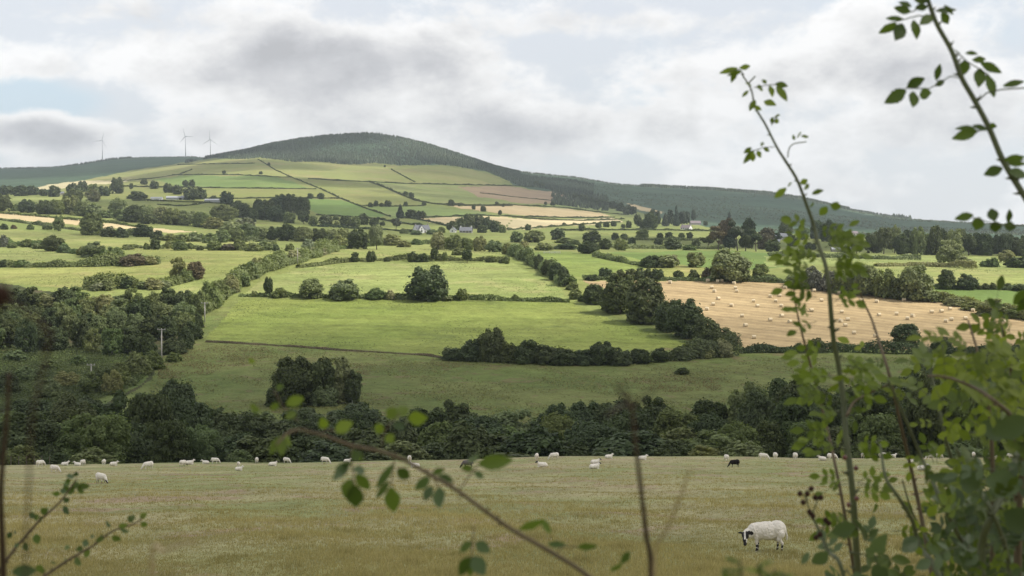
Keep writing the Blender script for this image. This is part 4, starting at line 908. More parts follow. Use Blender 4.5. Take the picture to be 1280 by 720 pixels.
def build_sheep():
    dat = {
     'gw': sheep_data('graze', WOOL, FACEWHT, .026, legs_dark=False), 'gd': sheep_data('graze', WOOL, FACEBLK, .022, True),
     'sw': sheep_data('stand', WOOL, FACEWHT, .026, legs_dark=False), 'lw': sheep_data('lie', WOOL, FACEWHT, .026), 'ld': sheep_data('lie', WOOL, FACEBLK, .026),
     'gb': sheep_data('graze', WOOLBLK, FACEBLK, .026), 'gg': sheep_data('graze', WOOLGREY, FACEBLK, .026), 'near': sheep_data('turned', WOOL, FACEBLK, .0105, True)}
    # heading: 0 = facing right, 180 = left, 90 = away, -90 = towards the viewer
    S = [(50, 583.5, 'gw', 50, 'sheep grazing turned half away, by the wire fence corner'), (68, 590.5, 'gw', -12, 'white sheep grazing towards the right, second from the left field edge'),
     (81, 582, 'lw', 20, 'sheep lying low behind the two leftmost grazing sheep'), (103.5, 582, 'gw', 80, 'sheep seen from behind in front of the round grey bush'),
     (97, 582.5, 'lw', 160, 'small lying sheep touching the one before the round grey bush'), (130, 581.5, 'gw', 95, 'slim white sheep seen from behind right of the round grey bush'),
     (142, 582, 'lw', 0, 'sheep lying flat right of the slim one seen from behind'), (126, 604, 'gd', -32, 'big white sheep with dark face grazing, nearest of those on the left'),
     (185.5, 586.5, 'gw', 215, 'white sheep grazing with its head down towards the left, alone'), (228.5, 583, 'gd', 60, 'greyish white sheep turned away beside a lying one'),
     (237, 580.5, 'lw', 10, 'lying sheep close behind the greyish white one'), (257, 580, 'lw', 180, 'lying sheep just left of a grazing one at the dark trees'),
     (268.5, 579.5, 'gw', 10, 'white sheep grazing right at the foot of the dark trees'), (298, 584, 'sw', -85, 'sheep standing upright facing the viewer behind a lying lamb'),
     (298.5, 588, 'lw', 5, 'lamb lying in front of the upright sheep'), (321, 579, 'gw', 100, 'small sheep seen from behind between two lying ones'),
     (341, 582.5, 'ld', 8, 'white sheep lying with its dark head to the right'), (358, 579, 'gw', -25, 'small white sheep grazing just right of the dark headed lying one'),
     (406, 579.5, 'gw', -15, 'plump white sheep grazing alone behind the arching branch leaves'), (434, 578, 'lw', 0, 'sheep mostly hidden by the leaves of the arching branch'),
     (519, 584.5, 'lw', 170, 'sheep lying behind the bare middle of the arching branch'), (512, 578, 'sw', -80, 'sheep with its head up behind the one at the arching branch'),
     (585, 585, 'gg', 185, 'dark grey sheep grazing under the arching branch'), (671, 574.5, 'gw', 85, 'small white sheep seen from behind above a dark headed lying one'),
     (693, 574.5, 'gw', 195, 'white sheep grazing to the left in the middle of the far edge'), (678, 584, 'ld', 178, 'low lying sheep with its dark head to the left'),
     (743, 586, 'ld', 12, 'white sheep lying in front of another near the brown stalk'), (744, 580, 'ld', 2, 'dark headed sheep lying just behind the white one near the stalk'),
     (761, 573, 'lw', 10, 'tiny lying sheep at the far edge left of the brown stalk'), (803, 575, 'lw', 0, 'tiny lying sheep at the far edge right of the brown stalk'),
     (908, 576.5, 'gw', 100, 'small white sheep standing just behind the black one'), (918.5, 584, 'gb', 190, 'the only black sheep, grazing beside a small white one'),
     (954, 575, 'gw', -15, 'white sheep grazing right of the black one'), (969, 574, 'gw', 90, 'small white sheep between the black one and the tall shoot'),
     (994, 574, 'gw', 95, 'small white sheep seen from behind left of the tall shoot leaves'), (1028, 575.5, 'lw', 150, 'lying sheep left of a grazing one, beside the tall shoot'),
     (1039.5, 575.5, 'gw', 5, 'white sheep grazing directly left of the tall shoot stem'), (1080, 573, 'gw', 40, 'sheep seen through leaves just right of the tall shoot'),
     (1103, 573, 'gw', 5, 'white sheep seen in a gap between the bramble leaves'), (1116, 572, 'lw', 0, 'tiny lying sheep seen between the bramble leaves'),
     (1139, 579, 'lw', 20, 'lying sheep half hidden by bramble leaves'), (1153, 588, 'lw', 0, 'sheep lying low behind the bramble stems'),
     (1163, 574, 'gw', 190, 'one of a pair of white sheep behind the bramble, the left one'), (1174, 573.5, 'gw', 30, 'one of a pair of white sheep behind the bramble, the right one'),
     (1218.5, 585.5, 'gw', 183, 'large white sheep grazing to the left in the gap of the bramble'), (1217, 568, 'gw', 80, 'small white sheep above the large one in the bramble gap'),
     (1245, 571, 'lw', 0, 'tiny sheep lying at the far edge above the bramble'), (1264, 573.5, 'gw', 170, 'white sheep grazing at the far edge by the right frame of bramble'),
     (1259, 655, 'gd', 15, 'sheep close by, its pale back showing through the dark bramble'), (1214, 686, 'gd', 160, 'sheep almost wholly hidden behind the thick bramble leaves'),
     (959, 689, 'near', 180, 'nearest sheep, white with black and white face turned to the viewer')]
    for px, py, k, hd, lab in S:
        p = at(px, py, near=True); o = obj('sheep', dat[k]); o.location = p - Vector((0, 0, .012))
        o.rotation_euler = (0, 0, R(hd)); s = 1.0 if k == 'near' else random.uniform(.85, .96)
        if 'lamb' in lab: s = .7
        o.scale = (s, s, s); tag(o, lab, 'sheep', 'sheep in the grazing field')

# ------------------------------------------------------------------ stuff: far woods, bracken, grass
def cones(P, H, Wd, g, tiers=2, sides=5):
    """small conifers of stacked ragged cones, one array of vertices"""
    n = len(P); V = []; Fc = []
    per = tiers*(sides+1); base = np.arange(n)*per
    vs = np.empty((n, per, 3)); k = 0; fl = []
    for t in range(tiers):
        z0 = (.02 + .34*t); z1 = min(1.0, z0+.66) if t < tiers-1 else 1.0; r = .5*(1-.33*t)
        a0 = g.uniform(0, 6.28, n)
        for s in range(sides):
            a = a0 + 2*math.pi*s/sides; rr = r*Wd*g.uniform(.75, 1.15, n)
            vs[:, k, 0] = P[:, 0]+np.cos(a)*rr; vs[:, k, 1] = P[:, 1]+np.sin(a)*rr; vs[:, k, 2] = P[:, 2]+H*(z0+g.uniform(-.04, .04, n)); k += 1
        vs[:, k, :] = P; vs[:, k, 2] += H*z1; k += 1
        for s in range(sides):
            fl.append((t*(sides+1)+s, t*(sides+1)+(s+1) % sides, t*(sides+1)+sides))
    Fc = (base[:, None, None] + np.array(fl)[None]).reshape(-1, 3)
    return vs.reshape(-1, 3), Fc, len(fl)
def build_far_woods():
    g = np.random.default_rng(11)
    lowx = [232, 270, 320, 420, 500, 570, 605, 625, 650, 700, 740]; lowy = [203, 197.5, 198.5, 204.5, 206, 207, 214, 222, 231, 241, 247]
    px = g.uniform(232, 742, 26000); D = g.uniform(2500, 3950, 26000)
    keep = g.random(26000) < 1.0
    X = (px-640)/F*D; Z = ground(X, D); row_ = HOR-F*Z/D
    lim = np.interp(px, lowx, lowy) + 1.0*np.sin(px*.09)
    keep = (row_ < lim) & (D > 2600) & ((px < 650) | (D < 3500))
    P = np.stack([X, D, Z-.4], 1)[keep]
    H = g.uniform(5, 10, len(P)) * (.75+.35*np.sin(P[:, 0]*.013)*np.sin(P[:, 1]*.009)); Wd = H*g.uniform(.7, 1.1, len(P))
    V, Fc, nf = cones(P, H, Wd, g)
    FOREST = leaf_mat('forest_needles', (.032, .052, .027), (.072, .094, .043), .12)
    tn = np.repeat(np.clip(.40+.3*np.sin(P[:, 0]*.0063+1)*np.sin(P[:, 1]*.0082)+.22*np.sin(P[:, 0]*.021+P[:, 1]*.011)+g.normal(0, .2, len(P)), 0, 1), nf)
    tag(obj('forest', npmesh('forest', V, Fc, FOREST, False, tint=tn)), 'dark conifer forest covering the top of the main hill', 'forest', kind='stuff')
    # thin woods along the far ridges and scrub on the moor
    P = []
    for a, b, n, d0, d1, hh in ((640, 1062, 1700, 4060, 4300, 6), (800, 1062, 2200, 3960, 4260, 10), (1062, 1130, 260, 4000, 4260, 7), (1116, 1138, 40, 4000, 4150, 12), (-40, 165, 1300, 4880, 5100, 8), (165, 300, 500, 4900, 5050, 4), (690, 760, 500, 2300, 3000, 9)):
        q = g.uniform(a, b, n); d = g.uniform(d0, d1, n); x = (q-640)/F*d
        P.append(np.stack([x, d, ground(x, d)-.3, np.full(n, hh)], 1))
    P = np.concatenate(P); H = P[:, 3]*g.uniform(.6, 1.2, len(P))
    V, Fc, nf = cones(P[:, :3], H, H*g.uniform(.5, .9, len(P)), g)
    tag(obj('ridge_woods', npmesh('ridge_woods', V, Fc, FOREST, False, tint=np.repeat(g.random(len(P)), nf))), 'thin dark woods along the skyline of the far ridges', 'woods', kind='stuff')
    q = g.uniform(650, 1290, 9000); d = g.uniform(1500, 3900, 9000); x = (q-640)/F*d; z = ground(x, d); rw = HOR-F*z/d
    k = (rw < np.interp(q, [640, 700, 740, 790, 830, 900, 960, 1120, 1300], [229, 240, 247, 256, 270, 282, 289, 297, 299])) & (np.sin(x*.006+d*.004)+.7*np.sin(x*.013-d*.009) > -.3)
    P = np.stack([x, d, z-.2], 1)[k]; H = g.uniform(1.2, 3.4, len(P))
    V, Fc, nf = cones(P, H, H*g.uniform(1.2, 2.6, len(P)), g, 1)
    MOORB = leaf_mat('moor_scrub', (.040, .062, .032), (.062, .085, .04), .1)
    tag(obj('moor_scrub', npmesh('moor_scrub', V, Fc, MOORB, False, tint=np.repeat(g.random(len(P)), nf))), 'low young plantation and scrub over the long moor', 'scrub', kind='stuff')
    # bracken and tussocks
    poly = [(-60, 432), (0, 434), (60, 432), (130, 440), (186, 452), (180, 476), (150, 492), (100, 506), (60, 514), (-60, 516)]
    def scatter(n, box, ok, near=False):
        x0, x1, d0, d1 = box; q = g.uniform(x0, x1, n); d = np.exp(g.uniform(math.log(d0), math.log(d1), n)); x = (q-640)/F*d; z = ground(x, d); rw = HOR-F*z/d
        kk = ok(q, rw); return np.stack([x, d, z], 1)[kk]
    P = scatter(60000, (-60, 260, 266, 450), lambda a, b: inpoly(a, b, poly))
    P[:, 2] += .25 + .5*g.random(len(P))*(1+.6*np.sin(P[:, 0]*.5)*np.sin(P[:, 1]*.31))
    V, Fc = cards(P, np.tile([[-.1, -.4, .9]], (len(P), 1)), .34, g, .7, .5)
    BRK = leaf_mat('bracken_fronds', (.048, .075, .024), (.085, .105, .036), .25)
    cl = .5+.5*np.sin(P[:, 0]*.35)*np.sin(P[:, 1]*.22+P[:, 0]*.1)
    tag(obj('bracken', npmesh('bracken', V, Fc, BRK, False, tint=np.clip(.6*cl+.4*g.random(len(P)), 0, 1))), 'bracken covering the bank below the dark wood', 'bracken', kind='stuff')
    # rough grass tussocks of the slope below the meadow
    rough = [(190, 470), (255, 424), (420, 437), (556, 450), (925, 447), (1060, 446), (1300, 450), (1300, 530), (180, 530)]
    P = scatter(75000, (160, 1320, 268, 430), lambda a, b: inpoly(a, b, rough))
    clump = np.sin(P[:, 0]*.19+P[:, 1]*.07)+np.sin(P[:, 0]*.071-P[:, 1]*.13)+.8*np.sin(P[:, 0]*.43+P[:, 1]*.29)
    P = P[(clump + g.normal(0, .7, len(P))) > .1]
    P[:, 2] += .12
    V, Fc = cards(P, np.tile([[0, -.3, .95]], (len(P), 1)), .26, g, .55, .55)
    TUS = leaf_mat('tussock_grass', (.105, .135, .035), (.175, .165, .06), .2)
    tag(obj('rough_grass', npmesh('rough_grass', V, Fc, TUS, False, tint=g.random(len(P)))), 'tussocky rough grass on the slope under the meadow', 'grass', kind='stuff')
    # brown bracken patches on the slope
    brown = [[(200, 446), (250, 432), (330, 434), (345, 445), (300, 458), (240, 474), (196, 474)], [(775, 474), (830, 468), (905, 474), (900, 488), (840, 492), (790, 486)], [(540, 449), (590, 455), (560, 462), (536, 455)], [(420, 452), (470, 456), (460, 470), (410, 462)]]
    P = scatter(90000, (160, 920, 268, 440), lambda a, b: np.any([inpoly(a, b, q) for q in brown], axis=0))
    P = P[(np.sin(P[:, 0]*.5+P[:, 1]*.2)+np.sin(P[:, 1]*.45) + g.normal(0, .8, len(P))) > -.2]
    P[:, 2] += .12+.2*g.random(len(P))
    V, Fc = cards(P, np.tile([[0, -.4, .9]], (len(P), 1)), .24, g, .6, .5)
    BR = leaf_mat('dry_bracken', (.125, .115, .045), (.165, .13, .068), .2)
    tag(obj('dry_bracken', npmesh('dry_bracken', V, Fc, BR, False, tint=g.random(len(P)))), 'browned bracken patches on the rough slope', 'bracken', kind='stuff')
    # coarse tufts and weeds left standing in the meadows
    md = [q for n_, m_, q in FIELDS if n_ in ('meadow_field', 'ripe_field')]
    P = scatter(60000, (-40, 1320, 395, 760), lambda a, b: np.any([inpoly(a, b, q) for q in md], axis=0))
    P = P[(np.sin(P[:, 0]*.11+P[:, 1]*.05)+np.sin(P[:, 0]*.031-P[:, 1]*.07)+g.normal(0, .8, len(P))) > 1.0]
    P[:, 2] += .1
    V, Fc = cards(P, np.tile([[0, -.25, .97]], (len(P), 1)), .3, g, .5, .5)
    MT = leaf_mat('meadow_tufts', (.10, .135, .035), (.20, .21, .075), .2)
    tag(obj('meadow_grass', npmesh('meadow_grass', V, Fc, MT, False, tint=g.random(len(P)))), 'coarse tufts of grass and weeds in the meadows', 'grass', kind='stuff')

def build_grass():
    """blades of dry and green grass standing in the grazing field"""
    g = np.random.default_rng(3); n = 150000
    py = g.uniform(576, 752, n); d = 5080/(py-543)                       # spread evenly as seen, so real density falls off with distance
    q = g.uniform(-60, 1340, n); x = (q-640)/F*d; z = ground(x, d)
    patch = np.sin(x*.37+d*.05)+np.sin(x*.13-d*.21)+.7*np.sin(x*.9+d*.33)
    h = g.uniform(.035, .095, n)*(1+.22*patch)*np.clip(1.25-d/230, .6, 1.2); h = np.maximum(h, .03)
    tuft = (np.sin(x*2.3+1.7*np.sin(d*.41))*np.sin(d*1.1+1.3*np.sin(x*.53)) > .86) | (np.sin(x*.71+d*.19)*np.sin(d*.37-x*.23) > .93); h[tuft] *= 1.9; nb = 4
    B = np.repeat(np.stack([x, d, z], 1), nb, 0); N = n*nb
    B[:, 0] += g.normal(0, .05, N); B[:, 1] += g.normal(0, .07, N)
    a = g.uniform(0, 6.28, N); hh = np.repeat(h, nb)*g.uniform(.5, 1.3, N); w = .005+.00010*B[:, 1]
    ln = hh*g.uniform(.1, .7, N); la = g.uniform(0, 6.28, N)
    V = np.empty((N, 3, 3))
    V[:, 0] = B; V[:, 0, 0] -= np.cos(a)*w; V[:, 0, 1] -= np.sin(a)*w; V[:, 0, 2] -= .01
    V[:, 1] = B; V[:, 1, 0] += np.cos(a)*w; V[:, 1, 1] += np.sin(a)*w; V[:, 1, 2] -= .01
    V[:, 2] = B; V[:, 2, 0] += np.cos(la)*ln; V[:, 2, 1] += np.sin(la)*ln; V[:, 2, 2] += hh
    GR = leaf_mat('grass_blades', (.262, .238, .10), (.455, .36, .195), .35, .8, .1, .45)
    patch = patch - 1.6*tuft
    tint = np.clip(.42 + .2*np.repeat(patch, nb)*.5 + g.normal(0, .2, N), 0, 1)
    tag(obj('grass', npmesh('grass', V.reshape(-1, 3), np.arange(3*N).reshape(N, 3), GR, False, tint=tint)), 'dry summer grass standing over the grazing field', 'grass', kind='stuff')

# ------------------------------------------------------------------ air, clouds, sky, sun, camera
def build_clouds():
    """unseen cumulus overhead, placed so that their shadows dapple the land; each a closed lumpy body of even vapour"""
    def cloud(gx, gy, gz, rx, ry, od, seed, rot=0, alt=1350):
        c = Vector((gx, gy, gz)) + SUN*((alt-gz)/SUN.z)
        bm = bmesh.new(); bmesh.ops.create_icosphere(bm, subdivisions=4, radius=1)
        g = random.Random(seed); ph = [g.uniform(0, 6.28) for _ in range(9)]; th = 130
        for v in bm.verts:
            p = v.co.copy(); k = 1 + .16*math.sin(p.x*3.1+ph[0])*math.sin(p.y*2.7+ph[1]) + .10*math.sin(p.x*6.3+ph[2]+p.y*2)*math.sin(p.y*5.9+ph[3]) + .05*math.sin(p.x*13+ph[4])*math.sin(p.y*12+ph[5])
            kz = 1 + .3*math.sin(p.x*4+ph[6])*math.sin(p.y*4.3+ph[7])
            v.co = Vector((p.x*k*rx, p.y*k*ry, (p.z if p.z > 0 else p.z*.45)*kz*th))
        me = bpy.data.meshes.new('cloud'); bm.to_mesh(me); bm.free()
        m, t = new_mat('cloud_vapour')
        vs = t.n('ShaderNodeVolumePrincipled', {'Color': (.98, .98, 1.0), 'Density': od/(th*1.45/SUN.z), 'Anisotropy': .6})
        o = t.n('ShaderNodeOutputMaterial'); t.t.links.new(vs.outputs[0], o.inputs['Volume'])
        me.materials.append(m); ob = obj('cloud', me); ob.location = c; ob.rotation_euler = (0, 0, R(rot))
        tag(ob, kind='stuff')
    for a in CLOUDS: cloud(*a)
CLOUDS = []
def cl(px, D, rx, ry, od, rot=0):
    p = gp(px, D); CLOUDS.append((p.x, p.y, p.z, rx, ry, od, len(CLOUDS)+1, rot))
cl(640, 60, 430, 335, 2.0)
cl(640, 262, 290, 118, 1.7)
cl(60, 330, 90, 130, .7)
cl(120, 640, 60, 40, .8)
cl(200, 900, 110, 60, .9)
cl(700, 920, 90, 60, .9)
cl(850, 690, 60, 30, .8)
cl(450, 1150, 120, 70, .9)
cl(330, 3500, 330, 330, 3.2)
cl(470, 3720, 210, 200, 2.4)
cl(655, 3500, 130, 300, 2.4)
cl(290, 2720, 200, 250, 2.0)
cl(425, 2280, 150, 110, 2.0)
cl(445, 2960, 95, 60, 1.8)
cl(570, 2120, 90, 80, 1.4)
cl(560, 2860, 40, 60, 1.2)
cl(900, 2900, 820, 900, 2.0, -15)
cl(1150, 1080, 180, 220, 2.4)
cl(930, 1060, 110, 160, 2.0)
cl(40, 4300, 850, 1350, 2.2)
cl(330, 1480, 300, 220, 1.6)
cl(640, 1900, 200, 240, .9)

def build_air():
    bm = bmesh.new(); bmesh.ops.create_cube(bm, size=1, matrix=Matrix.Translation((0, 3010, 193)) @ Matrix.Diagonal((9400, 6420, 466, 1)))
    me = bpy.data.meshes.new('haze'); bm.to_mesh(me); bm.free()
    m, t = new_mat('summer_haze')
    v = t.n('ShaderNodeVolumePrincipled', {'Color': (.84, .93, 1.0), 'Density': HAZE, 'Anisotropy': .2})
    o = t.n('ShaderNodeOutputMaterial'); t.t.links.new(v.outputs[0], o.inputs['Volume'])
    me.materials.append(m); tag(obj('haze', me), kind='stuff')
HAZE = 7.2e-5

def build_world():
    w = bpy.data.worlds.new("World"); scene.world = w; w.use_nodes = True
    t = NT(w.node_tree)
    sky = t.n('ShaderNodeTexSky', sky_type='NISHITA', sun_disc=False, sun_elevation=SUN_EL, sun_rotation=SUN_AZ, altitude=150, air_density=1.0, dust_density=1.2, ozone_density=1.0)
    d = t.n('ShaderNodeTexCoord').outputs['Generated']
    sp = t.n('ShaderNodeSeparateXYZ', {0: d})
    z = t.m('MAXIMUM', sp.outputs[2], 0.0)
    q = t.v('MULTIPLY', d, (1.0, 1.0, 1.65))
    def blob(px, py, rx, ry):
        c = Vector(((px-640)/F, 1, (HOR-py)/F)).normalized()
        q = t.v('MULTIPLY', t.v('SUBTRACT', d, tuple(c)), (F/rx, 2.0, F/ry))
        return t.m('EXPONENT', t.m('MULTIPLY', t.v('DOT_PRODUCT', q, q), -1.0))
    def total(L):
        s = None
        for px, py, rx, ry, a in L:
            b = t.m('MULTIPLY', blob(px, py, rx, ry), a); s = b if s is None else t.m('ADD', s, b)
        return s
    warp = t.noise(t.v('ADD', q, (4.1, .4, .9)), 12, 4, .5)
    qq = t.v('ADD', q, t.n('ShaderNodeCombineXYZ', {0: t.m('MULTIPLY', t.m('SUBTRACT', warp, .5), .05), 1: 0.0, 2: t.m('MULTIPLY', t.m('SUBTRACT', warp, .5), .03)}))
    n1 = t.noise(t.v('ADD', qq, (3.71, 1.2, .35)), 7.4, 10, .56, .0)
    n2 = t.noise(t.v('ADD', qq, (3.71-.012, 1.2, .35+.030)), 7.4, 10, .56, .0)
    big = t.noise(t.v('ADD', q, (9.1, 4.4, .2)), 3.2, 4, .5)
    fine = t.noise(t.v('ADD', q, (1.1, 7.4, .6)), 24, 10, .62, .0)
    veil = t.m('ADD', big, total([(110, 128, 80, 36, -.30), (15, 110, 60, 60, -.28), (600, 145, 70, 40, .10), (745, 150, 60, 25, .04), (1000, 252, 190, 16, -.14), (1240, 190, 60, 50, -.12), (1060, 190, 120, 60, .2), (360, 90, 260, 70, .3)]))
    vcol = t.mix(t.step(veil, .30, .50), (.64*1.04, .765*1.04, .86*1.04), (.82, .84, .88))
    reg = total([(300, 92, 220, 36, .20), (420, 60, 170, 26, .16), (980, 85, 210, 40, .17), (760, 160, 130, 34, .17), (850, 28, 280, 20, .13), (1150, 170, 130, 28, .12), (50, 162, 75, 22, .28), (250, 165, 60, 16, .12), (180, 20, 170, 22, .10), (515, 78, 70, 36, .06), (1100, 244, 75, 20, .13), (30, 85, 60, 24, .10), (560, 155, 160, 24, .05), (110, 130, 70, 26, -.2), (15, 120, 40, 40, -.12), (620, 150, 60, 40, .03), (1000, 255, 200, 12, -.08)])
    c = t.m('ADD', t.m('ADD', t.m('MULTIPLY', n1, .74), t.m('MULTIPLY', fine, .26)), reg)
    cm = t.step(c, .46, .58)
    rim = t.m('MULTIPLY', t.m('SUBTRACT', n2, n1), 1.35)
    lum = t.m('SUBTRACT', t.m('SUBTRACT', 1.02, t.m('MULTIPLY', t.step(c, .52, .80), .50)), rim)
    lum = t.m('MINIMUM', t.m('MAXIMUM', lum, .54), 1.06)
    tintc = t.mix(t.step(lum, .55, .95), (.955, .96, 1.0), (1.0, .995, .99))
    cloudc = t.v('SCALE', tintc, None, t.m('MULTIPLY', lum, SKY_CLOUD))
    clear = t.mix(.8, t.v('SCALE', sky.outputs[0], None, .11), vcol)
    col = t.mix(cm, clear, cloudc)
    # haze whitens the lowest few degrees of the sky
    lowf = t.m('MULTIPLY', t.m('EXPONENT', t.m('MULTIPLY', z, -26.0)), .55)
    col = t.mix(lowf, col, (.80, .83, .86))
    bg = t.n('ShaderNodeBackground', {'Color': col, 'Strength': 1.0})
    o = t.n('ShaderNodeOutputWorld'); t.t.links.new(bg.outputs[0], o.inputs[0])
    w.cycles.sampling_method = 'MANUAL'; w.cycles.sample_map_resolution = 512
SKY_CLOUD = .93

def build_camera():
    cam = bpy.data.cameras.new('camera'); o = bpy.data.objects.new('camera', cam); link(o)
    o.location = (0, 0, 0); o.rotation_euler = (R(90), 0, 0)
    cam.sensor_width = 36; cam.lens = F/1280*36; cam.shift_y = -(360-HOR)/1280
    cam.clip_start = .05; cam.clip_end = 40000
    cam.dof.use_dof = True; cam.dof.focus_distance = 170; cam.dof.aperture_fstop = cam.lens/3.9; cam.dof.aperture_blades = 7
    scene.camera = o
    s = bpy.data.lights.new('sun', 'SUN'); s.energy = SUN_E; s.angle = R(.55); s.color = (1.0, .95, .87)
    so = bpy.data.objects.new('sun', s); link(so); so.rotation_euler = SUN.to_track_quat('Z', 'Y').to_euler(); so.location = (0, 0, 30)
    v = scene.view_settings; scene.display_settings.display_device = 'sRGB'
    v.view_transform = 'Standard'; v.look = 'None'; v.gamma = 1; v.exposure = EXPO; v.use_curve_mapping = False
    c = scene.cycles; c.max_bounces = 5; c.diffuse_bounces = 2; c.glossy_bounces = 2; c.transmission_bounces = 3; c.transparent_max_bounces = 32; c.volume_bounces = 0
    c.use_denoising = True; c.use_adaptive_sampling = True; c.adaptive_threshold = .006; c.caustics_reflective = False; c.caustics_refractive = False
    c.sample_clamp_indirect = 6.0
SUN_E = 5.0; EXPO = 0.14

# ------------------------------------------------------------------ the hedge plants close to the camera
ROSE = leaf_mat('rose_leaves', (.05, .088, .018), (.088, .128, .027), .42, .45, .35, .5)
ROSEL = leaf_mat('young_rose_leaves', (.10, .155, .024), (.145, .19, .036), .5, .5, .3, .5)
BLUEL = leaf_mat('bluish_bramble_leaves', (.045, .08, .034), (.07, .105, .052), .32, .45, .35, .5)
STEMG = plain('green_rose_stem', (.085, .095, .045), .6, .3, .25, 30)
STEMB = plain('brown_stem', (.105, .078, .045), .7, .25, .3, 30)
STEMD = plain('dark_dead_stem', (.055, .033, .024), .8, .2, .3, 30)
STRAWS = plain('dry_grass_stem', (.34, .26, .14), .8, .15, .2, 30)
BERRY = plain('ripening_berry', (.055, .012, .012), .35, .5, .3, 60)
HIPM = plain('rose_hip', (.10, .022, .016), .35, .5, .2, 60)
HEADM = plain('withered_flower_head', (.040, .022, .016), .9, .1, .4, 80)
RG = random.Random(21)
def spline(P, n=5):
    """smooth curve through P whose tangents never outrun the shorter neighbouring span"""
    P = [Vector(p) for p in P]; N = len(P); T = []
    for i in range(N):
        a, c = P[max(i-1, 0)], P[min(i+1, N-1)]; l = min([(P[j+1]-P[j]).length for j in (i-1, i) if 0 <= j < N-1])
        d = c-a; T.append(d.normalized()*l if d.length > 0 else d)
    out = []
    for i in range(N-1):
        for k in range(n):
            t = k/n; out.append(P[i]*(2*t**3-3*t*t+1) + T[i]*(t**3-2*t*t+t) + P[i+1]*(3*t*t-2*t**3) + T[i+1]*(t**3-t*t))
    return out + [P[-1]]
class Plant:
    """a stem mesh and a foliage mesh being collected"""
    def __init__(s, name, label, cat, root, group=None):
        s.o = empty(name, root); tag(s.o, label, cat, group); s.root = Vector(root); s.st = MB(); s.lf = MB(); s.extra = []; s.tint = []
    def stem(s, pts, r0, r1, m=0, prick=0, sides=8):
        Q = spline(pts); n = len(Q); s.st.tube([q-s.root for q in Q], [r0+(r1-r0)*i/(n-1) for i in range(n)], sides, m)
        for k in range(prick):
            i = RG.randrange(1, n-1); q = Q[i]-s.root; t = (Q[i+1]-Q[i-1]).normalized()
            a = t.cross(Vector((RG.uniform(-.5, .5), 1, RG.uniform(-.5, .5)))).normalized()*(1 if RG.random() < .5 else -1)
            r = r0+(r1-r0)*i/(n-1); L = r*RG.uniform(1.4, 2.1)
            s.st.tube([q+a*r*.6+t*r*.5, q+a*(r+L*.5), q+a*(r+L)-t*L*.35], [r*.75, r*.32, r*.04], 5, m)
        return Q
    def leaflet(s, base, tip, wid, m=0, nrm=None, fold=.25, tint=None):
        """one ovate leaflet: six cross rows, folded along the midrib and arched"""
        b = Vector(base); t = Vector(tip); ax = t-b; L = ax.length; ax.normalize()
        nn = Vector(nrm) if nrm is not None else Vector((RG.uniform(-.4, .4), -1, RG.uniform(-.2, .6)))
        sd = ax.cross(nn).normalized(); nn = sd.cross(ax).normalized()
        arch = RG.uniform(-.06, .12)*L; V = []
        W_ = [(0, .06), (.1, .5), (.13, .44), (.25, .86), (.29, .78), (.41, 1.04), (.46, .92), (.57, .98), (.62, .84), (.72, .76), (.77, .6), (.87, .42), (1, .02)]
        for u, w in W_:
            c = b + ax*L*u - nn*arch*(u*u) - s.root; h = w*wid*.5; jag = 1 + RG.uniform(-.06, .06)
            V += [c - sd*h*jag + nn*h*fold, c, c + sd*h*jag + nn*h*fold]
        Fc = []
        for i in range(len(W_)-1):
            a = 3*i; Fc += [(a, a+1, a+4, a+3), (a+1, a+2, a+5, a+4)]
        s.lf.add(V, Fc, m); s.tint += [RG.random() if tint is None else tint]*len(Fc)
    def px_leaflet(s, bx, by, tx, ty, w, D, m=0):
        """leaflet measured in the photo, standing at depth D"""
        b = W(bx, by, D+RG.uniform(-.01, .01)); t = W(tx, ty, D+RG.uniform(-.012, .012))
        s.leaflet(b, t, w*D/F, m, (RG.uniform(-.5, .5), -1, RG.uniform(-.3, .5)))
    def compound(s, base, dirv, L, n=5, m=0, nrm=None, wr=.6):
        """pinnate rose leaf: thin stalk, paired leaflets and one at the end"""
        b = Vector(base); d = Vector(dirv).normalized()
        nn = Vector(nrm) if nrm is not None else Vector((RG.uniform(-.5, .5), -.7, RG.uniform(-.1, 1)))
        sd = d.cross(nn).normalized(); nn = sd.cross(d).normalized()
        droop = RG.uniform(.05, .35)
        pt = lambda u: b + d*L*u - Vector((0, 0, 1))*L*droop*u*u
        s.st.tube([pt(u)-s.root for u in (0, .35, .7, 1)], [L*.014, L*.012, L*.009, L*.006], 4, 0)
        pairs = (n-1)//2; ll = L*.46; ti = RG.random()
        for k in range(pairs):
            u = .38 + .5*k/max(1, pairs-.4); q = pt(u)
            for sg in (-1, 1):
                v = (sd*sg*.85 + d*.55 + Vector((RG.uniform(-.2, .2), RG.uniform(-.2, .2), RG.uniform(-.3, .1)))).normalized()
                l = ll*RG.uniform(.75, 1.05)*(.8 if k == 0 else 1)
                s.leaflet(q, q+v*l, l*wr*RG.uniform(.85, 1.1), m, nn+Vector((RG.uniform(-.3, .3), RG.uniform(-.3, .3), RG.uniform(-.3, .3))), tint=min(1, max(0, ti+RG.uniform(-.2, .2))))
        q = pt(1); v = (d - Vector((0, 0, droop*1.2))).normalized()
        s.leaflet(q, q+v*ll*1.1, ll*1.1*wr, m, nn, tint=ti)
    def berry(s, c, r, mat, name='berry'):
        mb = MB(); c = Vector(c)-s.root
        mb.tube([c+Vector((0, 0, r*z)) for z in (-1.1, -.8, -.3, .3, .8, 1.05)], [r*k for k in (.15, .62, 1, .98, .6, .1)], 9); s.extra.append((name, mb, mat))
